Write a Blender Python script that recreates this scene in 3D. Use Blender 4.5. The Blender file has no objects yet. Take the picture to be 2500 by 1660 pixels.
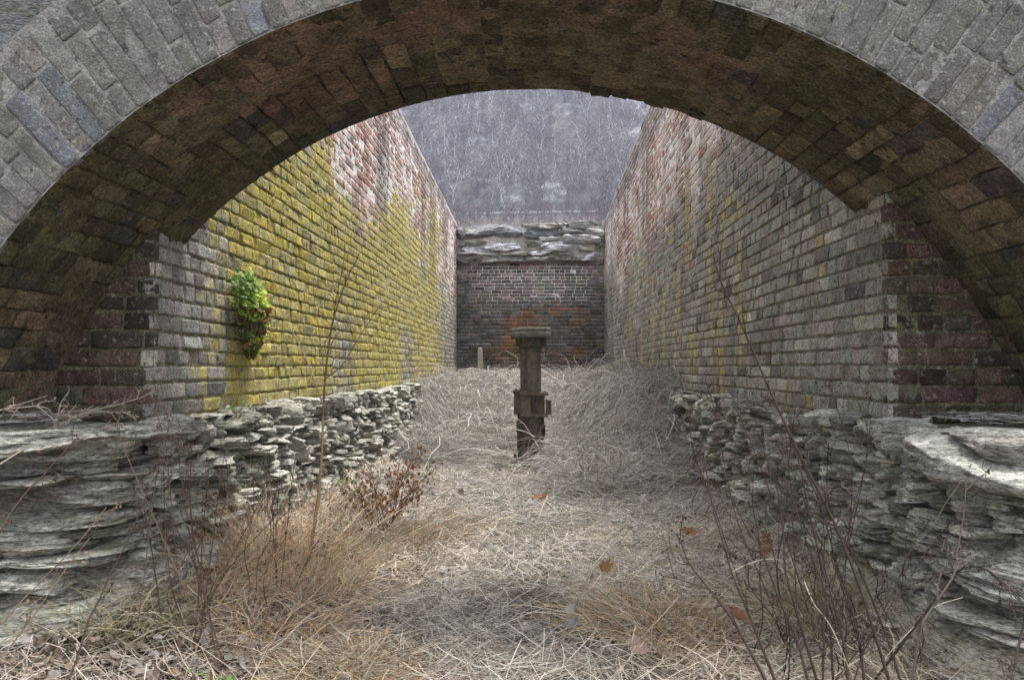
import bpy, math, random
import numpy as np
R = np.random.default_rng(11)
random.seed(5)
D = bpy.data
S = bpy.context.scene
COL = S.collection
rad = math.radians

# ------------------------------------------------------------------ layout (metres, y runs into the yard)
EYE = 1.0
F = 1907.0 / 2500.0
PITCH, YAW = rad(1.98), rad(1.62)
XL, XR, YP, YE = -1.607, 1.452, 3.25, 16.2      # wall planes, pier front, end wall
YF, YB = 2.5, 3.55                              # arch front / back
AX, AZ, AR = -0.02, 0.127, 2.145                # arch centre and radius
HAZE = .00085
ZL = 0.785                                      # ledge level

def P(zx, zy, d):
    """point seen in the photograph at depth d -> world position"""
    sx, sy = zx * 2500 / 2361, zy * 2500 / 2361
    cx, cy = (sx - 1250) / 1907, (830 - sy) / 1907
    a = math.cos(PITCH) - cy * math.sin(PITCH)
    b = math.sin(PITCH) + cy * math.cos(PITCH)
    x, y = cx * math.cos(YAW) - a * math.sin(YAW), cx * math.sin(YAW) + a * math.cos(YAW)
    t = d / y
    return np.array((x * t, d, EYE + b * t))

# ------------------------------------------------------------------ noise
def _h(ix, iy, iz):
    n = (ix.astype(np.uint32) * np.uint32(374761393) + iy.astype(np.uint32) * np.uint32(668265263) + iz.astype(np.uint32) * np.uint32(2147483647 - 58))
    n = (n ^ (n >> np.uint32(13))) * np.uint32(1274126177)
    n = (n ^ (n >> np.uint32(15))) * np.uint32(2246822519)
    return ((n ^ (n >> np.uint32(16))) & np.uint32(0xffffff)).astype(np.float64) / float(0xffffff)

def vn(x, y, z=0.0):
    x, y, z = np.broadcast_arrays(np.asarray(x, float), np.asarray(y, float), np.asarray(z, float))
    fx, fy, fz = np.floor(x), np.floor(y), np.floor(z)
    ix, iy, iz = fx.astype(np.int64) & 0xffffffff, fy.astype(np.int64) & 0xffffffff, fz.astype(np.int64) & 0xffffffff
    tx, ty, tz = x - fx, y - fy, z - fz
    tx, ty, tz = tx * tx * (3 - 2 * tx), ty * ty * (3 - 2 * ty), tz * tz * (3 - 2 * tz)
    m = 0xffffffff
    jx, jy, jz = (ix + 1) & m, (iy + 1) & m, (iz + 1) & m
    a = _h(ix, iy, iz) * (1 - tx) + _h(jx, iy, iz) * tx
    b = _h(ix, jy, iz) * (1 - tx) + _h(jx, jy, iz) * tx
    c = _h(ix, iy, jz) * (1 - tx) + _h(jx, iy, jz) * tx
    d = _h(ix, jy, jz) * (1 - tx) + _h(jx, jy, jz) * tx
    return (a * (1 - ty) + b * ty) * (1 - tz) + (c * (1 - ty) + d * ty) * tz

def fbm(x, y, z=0.0, o=3):
    s, a, t, f = 0, 1.0, 0, 1.0
    for i in range(o):
        s = s + a * vn(x * f + 17.3 * i, y * f + 5.1 * i, z * f + 9.7 * i); t += a; a *= .5; f *= 2.03
    return s / t

def sm(x, a, b):
    t = np.clip((np.asarray(x, float) - a) / (b - a), 0, 1)
    return t * t * (3 - 2 * t)

def mixc(a, b, t):
    t = np.asarray(t)[..., None]
    return np.asarray(a) * (1 - t) + np.asarray(b) * t

# ------------------------------------------------------------------ mesh accumulator
class MB:
    def __init__(s): s.v, s.q, s.t, s.c, s.n = [], [], [], [], 0
    def add(s, v, q=None, t=None, c=(.3, .3, .3)):
        v = np.asarray(v, float).reshape(-1, 3)
        c = np.asarray(c, float)
        if c.ndim == 1: c = np.broadcast_to(c, (len(v), 3))
        s.v.append(v); s.c.append(c.reshape(-1, 3))
        if q is not None and len(q): s.q.append(np.asarray(q).reshape(-1, 4) + s.n)
        if t is not None and len(t): s.t.append(np.asarray(t).reshape(-1, 3) + s.n)
        s.n += len(v)
    def build(s, name, mat, parent=None, smooth=True, loc=None):
        v = np.concatenate(s.v); c = np.concatenate(s.c)
        if loc is not None: v = v - np.asarray(loc)
        q = np.concatenate(s.q) if s.q else np.zeros((0, 4), int)
        t = np.concatenate(s.t) if s.t else np.zeros((0, 3), int)
        me = D.meshes.new(name)
        me.vertices.add(len(v)); me.vertices.foreach_set('co', v.astype(np.float32).ravel())
        li = np.concatenate((q.ravel(), t.ravel())).astype(np.int32)
        me.loops.add(len(li)); me.loops.foreach_set('vertex_index', li)
        tot = np.concatenate((np.full(len(q), 4), np.full(len(t), 3))).astype(np.int32)
        st = np.concatenate(([0], np.cumsum(tot)[:-1])).astype(np.int32)
        me.polygons.add(len(tot)); me.polygons.foreach_set('loop_start', st); me.polygons.foreach_set('loop_total', tot)
        me.polygons.foreach_set('use_smooth', np.full(len(tot), smooth, bool))
        at = me.color_attributes.new('Col', 'FLOAT_COLOR', 'POINT')
        at.data.foreach_set('color', np.c_[np.clip(c, 0.002, 1), np.ones(len(c))].astype(np.float32).ravel())
        me.materials.append(mat)
        me.update(calc_edges=True)
        o = D.objects.new(name, me); COL.objects.link(o)
        if loc is not None and parent is None: o.location = loc
        if parent is not None: o.parent = parent
        return o

def tag(o, label, cat, group=None, kind=None):
    o['label'] = label
    if cat: o['category'] = cat
    if group: o['group'] = group
    if kind: o['kind'] = kind
    return o

def empty(name, loc=(0, 0, 0)):
    o = D.objects.new(name, None); o.empty_display_size = .1; o.location = loc; COL.objects.link(o); return o

def gridq(nu, nv):
    i = np.arange(nu - 1)[:, None] * nv + np.arange(nv - 1)[None]
    return np.stack((i, i + nv, i + nv + 1, i + 1), -1).reshape(-1, 4)

BOXQ = [(0, 1, 3, 2), (4, 6, 7, 5), (0, 4, 5, 1), (2, 3, 7, 6), (0, 2, 6, 4), (1, 5, 7, 3)]
def box(mb, x0, x1, y0, y1, z0, z1, c=(.3, .3, .3)):
    v = [(x, y, z) for x in (x0, x1) for y in (y0, y1) for z in (z0, z1)]
    mb.add(v, BOXQ, None, c)

def prism(mb, pts, z0, z1, c, bev=.006, top=None):
    """polygon extruded in z with a small bevel at both ends"""
    p = np.asarray(pts, float); n = len(p); ce = p.mean(0)
    ins = ce + (p - ce) * (1 - bev / np.linalg.norm(p - ce, axis=1, keepdims=True))
    rings = [(ins, z0), (p, z0 + bev), (p, z1 - bev), (ins, z1)]
    v = np.concatenate([np.c_[r, np.full(n, z)] for r, z in rings] + [[[*ce, z0], [*ce, z1]]])
    q, t = [], []
    for k in range(3):
        for i in range(n):
            j = (i + 1) % n; q.append((k * n + i, k * n + j, (k + 1) * n + j, (k + 1) * n + i))
    for i in range(n):
        j = (i + 1) % n; t.append((4 * n, j, i)); t.append((4 * n + 1, 3 * n + i, 3 * n + j))
    mb.add(v, q, t, c)

def ngon(n, r, cx=0, cy=0, rot=0, sy=1):
    a = np.arange(n) * 2 * math.pi / n + rot
    return np.c_[cx + r * np.cos(a), cy + r * np.sin(a) * sy]

def strands(mb, pts, r, c, sides=3):
    """pts (N,K,3), r (N,K), c (N,3) or (N,K,3): tubes (sides>=3) or flat ribbons (sides==2)"""
    N, K, _ = pts.shape
    tan = np.gradient(pts, axis=1); tan /= np.linalg.norm(tan, axis=2, keepdims=True) + 1e-9
    ref = R.normal(size=(N, 1, 3)); ref /= np.linalg.norm(ref, axis=2, keepdims=True)
    a = np.cross(tan, ref); a /= np.linalg.norm(a, axis=2, keepdims=True) + 1e-9
    b = np.cross(tan, a)
    r = np.broadcast_to(r, (N, K))
    ang = np.arange(sides) * 2 * math.pi / sides
    v = pts[:, :, None] + r[:, :, None, None] * (a[:, :, None] * np.cos(ang)[:, None] + b[:, :, None] * np.sin(ang)[:, None])
    c = np.asarray(c, float)
    if c.ndim == 2: c = np.broadcast_to(c[:, None], (N, K, 3))
    c = np.broadcast_to(c[:, :, None], (N, K, sides, 3))
    base = (np.arange(N) * K * sides)[:, None, None] + (np.arange(K - 1) * sides)[None, :, None]
    if sides == 2:
        q = np.stack((base, base + 1, base + 3, base + 2), -1)
    else:
        i = np.arange(sides); j = (i + 1) % sides
        q = np.stack((base + i, base + j, base + sides + j, base + sides + i), -1)
    mb.add(v, q.reshape(-1, 4), None, c)

def spline(pts, n):
    p = np.asarray(pts, float)
    q = np.concatenate(([2 * p[0] - p[1]], p, [2 * p[-1] - p[-2]]))
    t = np.linspace(0, len(p) - 1 - 1e-6, n); i = t.astype(int); f = (t - i)[:, None]
    a, b, c, d = q[i], q[i + 1], q[i + 2], q[i + 3]
    return .5 * (2 * b + (c - a) * f + (2 * a - 5 * b + 4 * c - d) * f * f + (3 * b - a - 3 * c + d) * f ** 3)

# ------------------------------------------------------------------ materials
def material(name, mottle=.35, scale=18, bump=.5, bscale=70, rough=.9, stretch=(1, 1, 1), dist=.006, fine=260, spots=None, translucent=0, grit=0, gscale=130):
    m = D.materials.new(name); m.use_nodes = True
    nt = m.node_tree; N = nt.nodes; L = nt.links
    b = N['Principled BSDF']; b.inputs['Roughness'].default_value = rough
    if 'Specular IOR Level' in b.inputs: b.inputs['Specular IOR Level'].default_value = .25
    at = N.new('ShaderNodeAttribute'); at.attribute_name = 'Col'
    tc = N.new('ShaderNodeTexCoord'); mp = N.new('ShaderNodeMapping'); mp.inputs['Scale'].default_value = stretch
    L.new(tc.outputs['Object'], mp.inputs['Vector'])
    def noise(sc, det=5, ro=.6):
        n = N.new('ShaderNodeTexNoise'); n.inputs['Scale'].default_value = sc; n.inputs['Detail'].default_value = det; n.inputs['Roughness'].default_value = ro
        L.new(mp.outputs[0], n.inputs['Vector']); return n
    col = at.outputs['Color']
    if mottle:
        n1 = noise(scale, 8, .68)
        mr = N.new('ShaderNodeMapRange'); mr.inputs['From Min'].default_value = .3; mr.inputs['From Max'].default_value = .7
        mr.inputs['To Min'].default_value = 1 - mottle; mr.inputs['To Max'].default_value = 1 + mottle
        L.new(n1.outputs['Fac'], mr.inputs['Value'])
        mx = N.new('ShaderNodeVectorMath'); mx.operation = 'SCALE'
        L.new(col, mx.inputs[0]); L.new(mr.outputs[0], mx.inputs['Scale']); col = mx.outputs[0]
    if grit:
        n5 = noise(gscale, 6, .7)
        mr = N.new('ShaderNodeMapRange'); mr.inputs['From Min'].default_value = .39; mr.inputs['From Max'].default_value = .61
        mr.inputs['To Min'].default_value = 1 - grit; mr.inputs['To Max'].default_value = 1 + grit
        L.new(n5.outputs['Fac'], mr.inputs['Value'])
        mx = N.new('ShaderNodeVectorMath'); mx.operation = 'SCALE'
        L.new(col, mx.inputs[0]); L.new(mr.outputs[0], mx.inputs['Scale']); col = mx.outputs[0]
    for (sc, lo, hi, rgb, amt) in (spots or []):
        n2 = noise(sc, 4, .6)
        mr = N.new('ShaderNodeMapRange'); mr.inputs['From Min'].default_value = lo; mr.inputs['From Max'].default_value = hi
        mr.inputs['To Max'].default_value = amt
        L.new(n2.outputs['Fac'], mr.inputs['Value'])
        mi = N.new('ShaderNodeMix'); mi.data_type = 'RGBA'
        L.new(mr.outputs[0], mi.inputs['Factor']); L.new(col, mi.inputs[6]); mi.inputs[7].default_value = (*rgb, 1); col = mi.outputs[2]
    L.new(col, b.inputs['Base Color'])
    if bump:
        n3 = noise(bscale, 6, .65); n4 = noise(fine, 3, .6)
        ad = N.new('ShaderNodeMath'); ad.operation = 'MULTIPLY_ADD'; ad.inputs[1].default_value = .35
        L.new(n4.outputs['Fac'], ad.inputs[0]); L.new(n3.outputs['Fac'], ad.inputs[2])
        bp = N.new('ShaderNodeBump'); bp.inputs['Strength'].default_value = bump; bp.inputs['Distance'].default_value = dist
        L.new(ad.outputs[0], bp.inputs['Height']); L.new(bp.outputs[0], b.inputs['Normal'])
    if translucent:
        tr = N.new('ShaderNodeBsdfTranslucent'); ms = N.new('ShaderNodeMixShader'); ms.inputs[0].default_value = translucent
        out = N['Material Output']
        L.new(col, tr.inputs['Color']); L.new(b.outputs[0], ms.inputs[1]); L.new(tr.outputs[0], ms.inputs[2]); L.new(ms.outputs[0], out.inputs['Surface'])
    return m

M = dict(
    brick=material('weathered_brick', .42, 18, 1.0, 50, .92, (1, 1, 1), .012, 230, [(45, .58, .68, (.46, .45, .42), .6), (38, .59, .69, (.05, .046, .04), .8), (9, .58, .70, (.12, .115, .10), .5)], grit=.48),
    ring=material('arch_brick', .38, 12, 1.0, 50, .93, (1, 1, 1), .012, 230, [(60, .56, .68, (.42, .42, .42), .6), (26, .60, .70, (.04, .04, .036), .85), (24, .66, .74, (.33, .31, .10), .6), (5, .54, .68, (.11, .105, .095), .65)], grit=.30),
    soffit=material('sooty_soffit', .5, 12, 1.0, 40, .9, (1, 1, 1), .016, 200, [(9, .56, .70, (.05, .048, .022), .6), (30, .58, .70, (.27, .21, .14), .55), (20, .61, .69, (.022, .02, .015), .85)], grit=.5, gscale=90),
    stone=material('schist', .42, 11, 1.0, 45, .9, (1, 1, 4), .014, 110, [(6, .56, .70, (.15, .15, .07), .5), (26, .58, .69, (.03, .03, .027), .85), (16, .58, .68, (.50, .49, .45), .6)], grit=.55, gscale=60),
    soil=material('soil', .5, 9, 1.0, 60, .97, (1, 1, 1), .02, 220, grit=.6),
    straw=material('dry_straw', .0, 10, 0, rough=.75, translucent=.18),
    twig=material('twig_bark', .35, 120, .4, 300, .85),
    leaf=material('leaf', .25, 60, .3, 120, .7, translucent=.35),
    deadleaf=material('dead_leaf', .35, 50, .5, 120, .75, translucent=.15),
    iron=material('rusted_iron', .45, 20, .8, 60, .8, (1, 1, 1), .006, 240, [(11, .54, .70, (.15, .085, .045), .4), (26, .58, .70, (.20, .19, .17), .5)]),
    wood=material('weathered_wood', .4, 30, .7, 40, .85, (4, 4, .5), .006),
    hill=material('hillside', .5, .8, 0, rough=1, grit=.5, gscale=3),
    wood_far=material('bare_wood', .0, 1, 0, rough=1),
)

# ------------------------------------------------------------------ brick fields
def bricks(mb, cu, cv, hw, hh, dep, col, mapf, nx=7, nz=5, relief=.005, edge=.006, depth=.035, seed=0., corner=.004, cfn=None):
    """bricks with rounded, chipped faces; (u,v,n) -> world through mapf"""
    cu, cv, hw, hh, dep = [np.asarray(a, float) for a in (cu, cv, hw, hh, dep)]
    N = len(cu)
    def axis(n): return np.concatenate(([-1, -1], np.linspace(-1, 1, n + 2)[1:-1] if n else [], [1, 1])), np.array([2, 1] + [0] * n + [1, 2])
    su, lu = axis(nx); sv, lv = axis(nz)
    U, V = np.meshgrid(su, sv, indexing='ij'); L = np.maximum(lu[:, None], lv[None])
    # two rows hug the rim so the face stays flat and only a narrow arris rounds off
    def axis_pos(sg, half, n):
        p = half[:, None] * sg[None]
        if n >= 2:
            ins = np.minimum(half * .3, .0055)
            inner = np.linspace(-1, 1, n)[None] * (half - ins)[:, None]; p[:, 2:-2] = inner
        return p
    PU, PV = axis_pos(su, hw, nx), axis_pos(sv, hh, nz)
    U, V = np.meshgrid(su, sv, indexing='ij')
    rim = (L >= 1)
    both = (np.abs(U) > .99) & (np.abs(V) > .99)
    u = cu[:, None, None] + PU[:, :, None] - np.sign(U) * .0025 * both
    v = cv[:, None, None] + PV[:, None, :] - np.sign(V) * .0025 * both
    sd = (np.arange(N) * 3.17 + seed)[:, None, None]
    ju = fbm(u * 22, v * 22, sd, 2) - .5; jv = fbm(u * 22 + 40, v * 22, sd, 2) - .5
    edge_ = np.abs(U) > .99; edgv = np.abs(V) > .99
    u = u + ju * corner * 2.6 * (edge_ | (L >= 1)); v = v + jv * corner * 2.6 * (edgv | (L >= 1))
    tx = R.normal(0, .0022, N)[:, None, None]; ty = R.normal(0, .0022, N)[:, None, None]
    n = dep[:, None, None] + tx * U + ty * V + (fbm(u * 28, v * 28, sd, 3) - .5) * 2 * relief - np.where(L == 1, edge, 0)
    n = np.where(L == 2, -depth, n)
    w = mapf(u, v, n)
    q = gridq(len(su), len(sv))
    q = (np.arange(N) * len(su) * len(sv))[:, None, None] + q[None]
    c = np.broadcast_to(np.asarray(col)[:, None], (N, len(su) * len(sv), 3))
    if cfn is not None: c = cfn(u.reshape(N, -1), v.reshape(N, -1), c)
    mb.add(w, q.reshape(-1, 4), None, c)

def courses(u0, u1, v0, v1, ch=.075, header=.3, lens=(.205, .1), joint=.012, wob=.006, seed=0):
    cu, cv, hw, hh = [], [], [], []
    v = v0; k = 0
    while v < v1:
        h = ch * random.uniform(.93, 1.07)
        mode = random.random()
        u = u0 - random.uniform(0, .2)
        while u < u1:
            hd = random.random() < (header if mode < .6 else (.95 if mode < .6 + .4 * header * 1.6 else .1))
            w = (lens[1] if hd else lens[0]) * random.uniform(.93, 1.07)
            a, b = max(u, u0), min(u + w, u1)
            if b - a > .03:
                cu.append((a + b) / 2); hw.append((b - a) / 2); cv.append(v + h / 2); hh.append((h - joint * random.uniform(.7, 1.5)) / 2)
            u += w + joint * random.uniform(.6, 1.4)
        v += h; k += 1
    cu, cv, hw, hh = map(np.array, (cu, cv, hw, hh))
    cv = cv + wob * 2 * (vn(cu * .9, cv * 1.2, seed) - .5)
    return cu, cv, hw, hh

def jitter(c, s):
    n = len(c); c = np.asarray(c) * (1 + R.normal(0, s, (n, 1))) * (1 + R.normal(0, s * .22, (n, 3)))
    return np.clip(c, .01, .9)

def left_colour(u, v, mortar=False):
    n1 = fbm(u * .55, v * .8, 3.1, 3); n2 = fbm(u * 3.2, v * .35, 8.2, 3); n3 = fbm(u * 1.7, v * 1.7, 5.5, 3)
    red = sm(v + (n1 - .5) * 1.6 + (n2 - .5) * .9, 2.15, 2.6)
    redc = mixc((.37, .20, .165), (.66, .56, .52), sm(n3, .36, .64))
    grey = mixc((.27, .26, .235), (.40, .385, .35), sm(n3, .35, .65))
    if mortar:
        redc = np.broadcast_to((.76, .73, .70), redc.shape); grey = mixc((.26, .24, .18), (.36, .34, .29), sm(v, 1.2, 2.2))
    c = mixc(grey, redc, red)
    # yellow lichen: broad sheet low down and near, streaks further up and along
    band = sm(v + (n1 - .5) * 2.0 - .30 * np.clip(u - 5, 0, 6) * 0.35, 2.75, 1.85) * (1 - .85 * sm(u + (n1 - .5) * 3, 11.5, 14.5))
    band *= .45 + .55 * sm(fbm(u * .8 + 30, v * 1.0, 1.7, 3), .34, .48)
    streak = sm(n2, .54, .62) * sm(v, 3.5, 2.7) * sm(u, 7, 9) * (1 - sm(u, 14.0, 15.4))
    y = np.clip(np.maximum(band, streak * .9), 0, 1) * sm(u, 3.55, 3.9)
    dark = sm(fbm(u * 2.3, v * .18, 21.0, 2), .60, .68) * sm(v, 1.9, 3.2)
    dark = np.maximum(dark, sm(np.abs(u - 8.15), .34, .18) * sm(v, 2.35, 2.7)) * .8
    dark = np.maximum(dark, sm(v + .1 * n2, 3.72, 3.95) * .75)
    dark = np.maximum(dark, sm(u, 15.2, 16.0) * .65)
    return c, y, dark

def right_colour(u, v, mortar=False):
    n1 = fbm(u * .55 + 60, v * .8, 3.1, 3); n2 = fbm(u * 3.6 + 9, v * .30, 8.2, 3); n3 = fbm(u * 1.7, v * 1.7, 15.5, 3)
    red = sm(v + (n1 - .5) * 1.5 + (n2 - .5) * .8, 2.35, 2.9) * sm(u, 4.2, 5.6)
    redc = mixc((.37, .185, .14), (.64, .53, .48), sm(n3, .38, .66))
    grey = mixc((.235, .225, .205), (.36, .345, .31), sm(n3, .35, .68))
    if mortar:
        redc = np.broadcast_to((.74, .71, .68), redc.shape); grey = mixc((.25, .235, .19), (.33, .31, .27), sm(v, 1.0, 2.2))
    c = mixc(grey, redc, red * .9)
    col = 0
    for (cu, w, lo, hi) in ((7.25, .16, .75, 1.35), (7.9, .10, .8, 2.1), (8.8, .13, .9, 1.9), (9.6, .10, .85, 2.3), (6.45, .07, 1.2, 2.9), (5.55, .06, 1.0, 2.2), (6.3, .06, .75, .95), (10.6, .1, .9, 1.6), (7.4, .14, 2.0, 2.9), (4.55, .05, .75, 1.0), (4.2, .08, .72, .86), (4.0, .06, 1.6, 1.7), (11.8, .2, 1.4, 2.2)):
        col = np.maximum(col, sm(np.abs(u - cu + .06 * (n3 - .5)), w, w * .55) * sm(v, lo - .05, lo + .03) * sm(v, hi + .06, hi - .08))
    y = col * sm(fbm(u * 5, v * 4, 2.2, 2), .32, .46)
    y = np.maximum(y * .85, .5 * sm(fbm(u * 2.6, v * .9, 33.3, 3), .66, .74) * sm(v, 3.2, 2.4) * sm(u, 4.5, 6))
    dark = sm(fbm(u * 2.6, v * .16, 41.0, 2), .60, .68) * sm(v, 1.9, 3.2) * .8
    dark = np.maximum(dark, sm(v + .1 * n2, 3.70, 3.95) * .8)
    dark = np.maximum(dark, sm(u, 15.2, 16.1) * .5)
    return c, y, dark

YEL = np.array((.50, .41, .065)); YEL2 = np.array((.39, .35, .13)); DARK = np.array((.13, .125, .115))
def blend_mortar(c, y, dark):
    return mixc(mixc(c, YEL2 * 1.0, y * .85), DARK, dark * .6)
def lichen(colour):
    def f(u, v, c):
        N, K = u.shape
        _, y, d = colour(u.ravel(), v.ravel()); y = y.reshape(N, K); d = d.reshape(N, K)
        k = R.normal(0, .16, (N, 1)); soft = (fbm(u * 26, v * 18, 3.3, 3) - .5) * .55
        y = sm(y + k + soft, .26, .72) * (.70 + .28 * R.random((N, 1)))
        yc = mixc(YEL, YEL2, np.clip(R.random((N, 1)) * .9 + (fbm(u * 9, v * 9, 8.8, 2) - .5), 0, 1))
        c = c * (1 - y[..., None]) + yc * y[..., None]
        return mixc(c, DARK, d * .72)
    return f

def side_wall(colour, mapf, ztop, name, label, seed, x0, x1, parent=None):
    mb = MB()
    # mortar face
    us = np.arange(YP + .004, YE + .04, .028); vs = np.linspace(.60, 1, 120)
    U, T = np.meshgrid(us, np.linspace(0, 1, 125), indexing='ij'); V = .62 + (ztop(U) - .62) * T
    fr = np.maximum(sm(V, 1.9, 2.6) * sm(U, 4.5, 6), sm(U, 6, 9)); n = -.0100 + .006 * fr + (fbm(U * 34, V * 34, seed, 3) - .5) * (.009 - .007 * fr)
    c, y, d = colour(U.ravel(), V.ravel(), True)
    mb.add(mapf(U, V, n), gridq(*U.shape), None, blend_mortar(c, y, d) * (.74 + .2 * fr.ravel() + .3 * fbm(U * 9, V * 9, 2.0, 3).ravel())[:, None])
    # body
    lo, hi = min(x0, x1), max(x0, x1)
    yy = np.linspace(YP + .02, YE + .4, 30)
    for s in range(len(yy) - 1):
        pass
    zt = ztop(yy) - .004
    V8 = np.concatenate([np.stack((np.full(30, x), yy, z), -1) for x in (lo, hi) for z in (np.full(30, 0.0), zt)])
    q = []
    for k in range(29):
        for a, b in ((0, 2), (2, 3), (3, 1), (1, 0)):
            q.append((a * 30 + k, b * 30 + k, b * 30 + k + 1, a * 30 + k + 1))
    q += [(0, 30, 90, 60), (29, 89, 119, 59)]
    mb.add(V8, q, None, (.20, .19, .17))
    # bricks
    for (a, b, nx, nz, rl, ed) in ((YP, 6.2, 12, 7, .0048, .0018), (6.2, 10, 7, 4, .0040, .002), (10, YE, 4, 3, .0025, .0015)):
        cu, cv, hw, hh = courses(a, b, .70, 4.7, .0755, .55 if a < 7 else .3, joint=.0125, seed=seed)
        k = cv + hh < ztop(cu); cu, cv, hw, hh = cu[k], cv[k], hw[k], hh[k]
        if a == YP:   # nothing to lay behind the arch
            k = ~((cu < YB - .02) & (cv > 1.75)); cu, cv, hw, hh = cu[k], cv[k], hw[k], hh[k]
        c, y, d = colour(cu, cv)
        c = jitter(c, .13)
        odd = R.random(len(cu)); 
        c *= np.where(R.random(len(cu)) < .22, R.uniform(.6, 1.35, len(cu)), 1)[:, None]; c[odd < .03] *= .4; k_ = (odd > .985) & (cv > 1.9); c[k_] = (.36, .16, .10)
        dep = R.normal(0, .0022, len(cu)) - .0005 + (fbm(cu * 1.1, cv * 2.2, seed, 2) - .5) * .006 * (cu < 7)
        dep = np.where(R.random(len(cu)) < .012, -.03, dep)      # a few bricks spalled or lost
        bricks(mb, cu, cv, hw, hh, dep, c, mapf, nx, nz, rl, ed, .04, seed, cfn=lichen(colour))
    return mb

ztl = lambda u: 4.185 - .0155 * (np.asarray(u) - YP) + .012 * (vn(np.asarray(u) * 3, 1.0, 2.) - .5)
ztr = lambda u: 4.62 - .049 * (np.asarray(u) - YP) + .012 * (vn(np.asarray(u) * 3, 9.0, 2.) - .5)
mapL = lambda u, v, n: np.stack((XL + n, u + 0 * v, v + 0 * u), -1)
mapR = lambda u, v, n: np.stack((XR - n, u + 0 * v, v + 0 * u), -1)

def pier(mb, xa, xb, seed, special=None):
    """end face of a side wall, looking out under the arch"""
    mp = lambda u, v, n: np.stack((u + 0 * v, YP - n, v + 0 * u), -1)
    us = np.linspace(xa, xb, 40); vs = np.linspace(.62, 2.0, 90)
    U, V = np.meshgrid(us, vs, indexing='ij')
    n = -.006 + (fbm(U * 30, V * 30, seed, 3) - .5) * .01
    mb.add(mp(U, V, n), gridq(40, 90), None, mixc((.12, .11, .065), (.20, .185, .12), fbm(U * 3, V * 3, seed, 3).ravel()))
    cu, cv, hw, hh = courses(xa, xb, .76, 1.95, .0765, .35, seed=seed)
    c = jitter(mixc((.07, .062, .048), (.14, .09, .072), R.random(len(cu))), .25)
    if special is not None:
        k = np.argmin((cu - special[0]) ** 2 + (cv - special[1]) ** 2); c[k] = (.55, .51, .43)
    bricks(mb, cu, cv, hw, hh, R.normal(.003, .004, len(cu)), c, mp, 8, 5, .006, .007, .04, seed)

mb = side_wall(left_colour, mapL, ztl, 'brick_wall', '', 1.3, XL - .02, XL - .62)
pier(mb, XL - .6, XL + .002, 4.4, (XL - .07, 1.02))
wl = mb.build('brick_wall', M['brick'])
tag(wl, 'long left brick wall covered in yellow lichen', 'wall', 'brick walls round the yard')
mb = side_wall(right_colour, mapR, ztr, 'brick_wall', '', 2.7, XR + .02, XR + .62)
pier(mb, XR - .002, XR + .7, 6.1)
wr = mb.build('brick_wall', M['brick'])
tag(wr, 'long right brick wall of weathered grey brick with thin yellow streaks', 'wall', 'brick walls round the yard')

# end wall: dark brick below, rubble stone top
mb = MB()
mapE = lambda u, v, n: np.stack((u + 0 * v, YE - n, v + 0 * u), -1)
def end_colour(u, v, mortar=False):
    n1 = fbm(u * 1.3, v * 1.3, 3.3, 3); n2 = fbm(u * 3, v * 6, 4.4, 3); ctr = sm(np.abs(u + .05), 1.45, 1.05)
    base = mixc((.085, .078, .07), (.17, .155, .14), n2)
    if mortar:
        w = sm(v + .25 * (n1 - .5), 2.2, 2.5) * ctr * sm(v, 3.16, 3.08)
        base = mixc(np.broadcast_to((.11, .105, .09), base.shape), np.broadcast_to((.72, .70, .69), base.shape), np.maximum(w, .28 * sm(n1, .45, .62)))
    else:
        base = mixc(base, np.broadcast_to((.19, .16, .15), base.shape), sm(n1, .4, .65) * sm(v, 2.2, 2.7))
    rust = sm(fbm(u * 2.2, v * 2.6, 12.2, 3), .45, .57) * sm(v, .9, 1.35) * sm(v, 2.4, 2.05) * sm(np.abs(u - .1), 1.2, .7)
    base = mixc(base, np.broadcast_to((.27, .12, .03), base.shape), rust * (.75 if not mortar else .5))
    moss = sm(fbm(u * 3.2, v * 3.2, 2.9, 2), .58, .68) * sm(v, 2.5, 2.1)
    base = mixc(base, np.broadcast_to((.07, .075, .04), base.shape), moss * .6)
    return base
U, V = np.meshgrid(np.linspace(XL - .03, XR + .03, 150), np.linspace(.3, 3.90, 150), indexing='ij')
n = -.006 + (fbm(U * 30, V * 30, 7.7, 2) - .5) * .006 + sm(V, 3.18, 3.26) * (.07 + (fbm(U * 6, V * 9, 17.7, 4) - .5) * .16)
cc = end_colour(U.ravel(), V.ravel(), True)
cc = np.where((V.ravel() > 3.2)[:, None], np.array((.42, .40, .37)) * (.5 + 1.0 * fbm(U * 6, V * 6, 3, 3).ravel()[:, None]), cc)
mb.add(mapE(U, V, n), gridq(150, 150), None, cc)
box(mb, XL - .03, XR + .03, YE + .03, YE + .6, 0, 3.9, (.2, .19, .17))
cu, cv, hw, hh = courses(XL - .01, XR + .01, .55, 3.19, .0735, .18, seed=3)
c = jitter(end_colour(cu, cv), .28)
k = R.random(len(cu)) < .05; c[k & (cv > 2.3)] = (.38, .31, .285)
bricks(mb, cu, cv, hw, hh, R.normal(.002, .003, len(cu)), c, mapE, 4, 3, .004, .005, .03, 9.1)
we = mb.build('brick_wall', M['brick'])
tag(we, 'dark end wall of sooty brick topped with rough pale stones', 'wall', 'brick walls round the yard')

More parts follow.
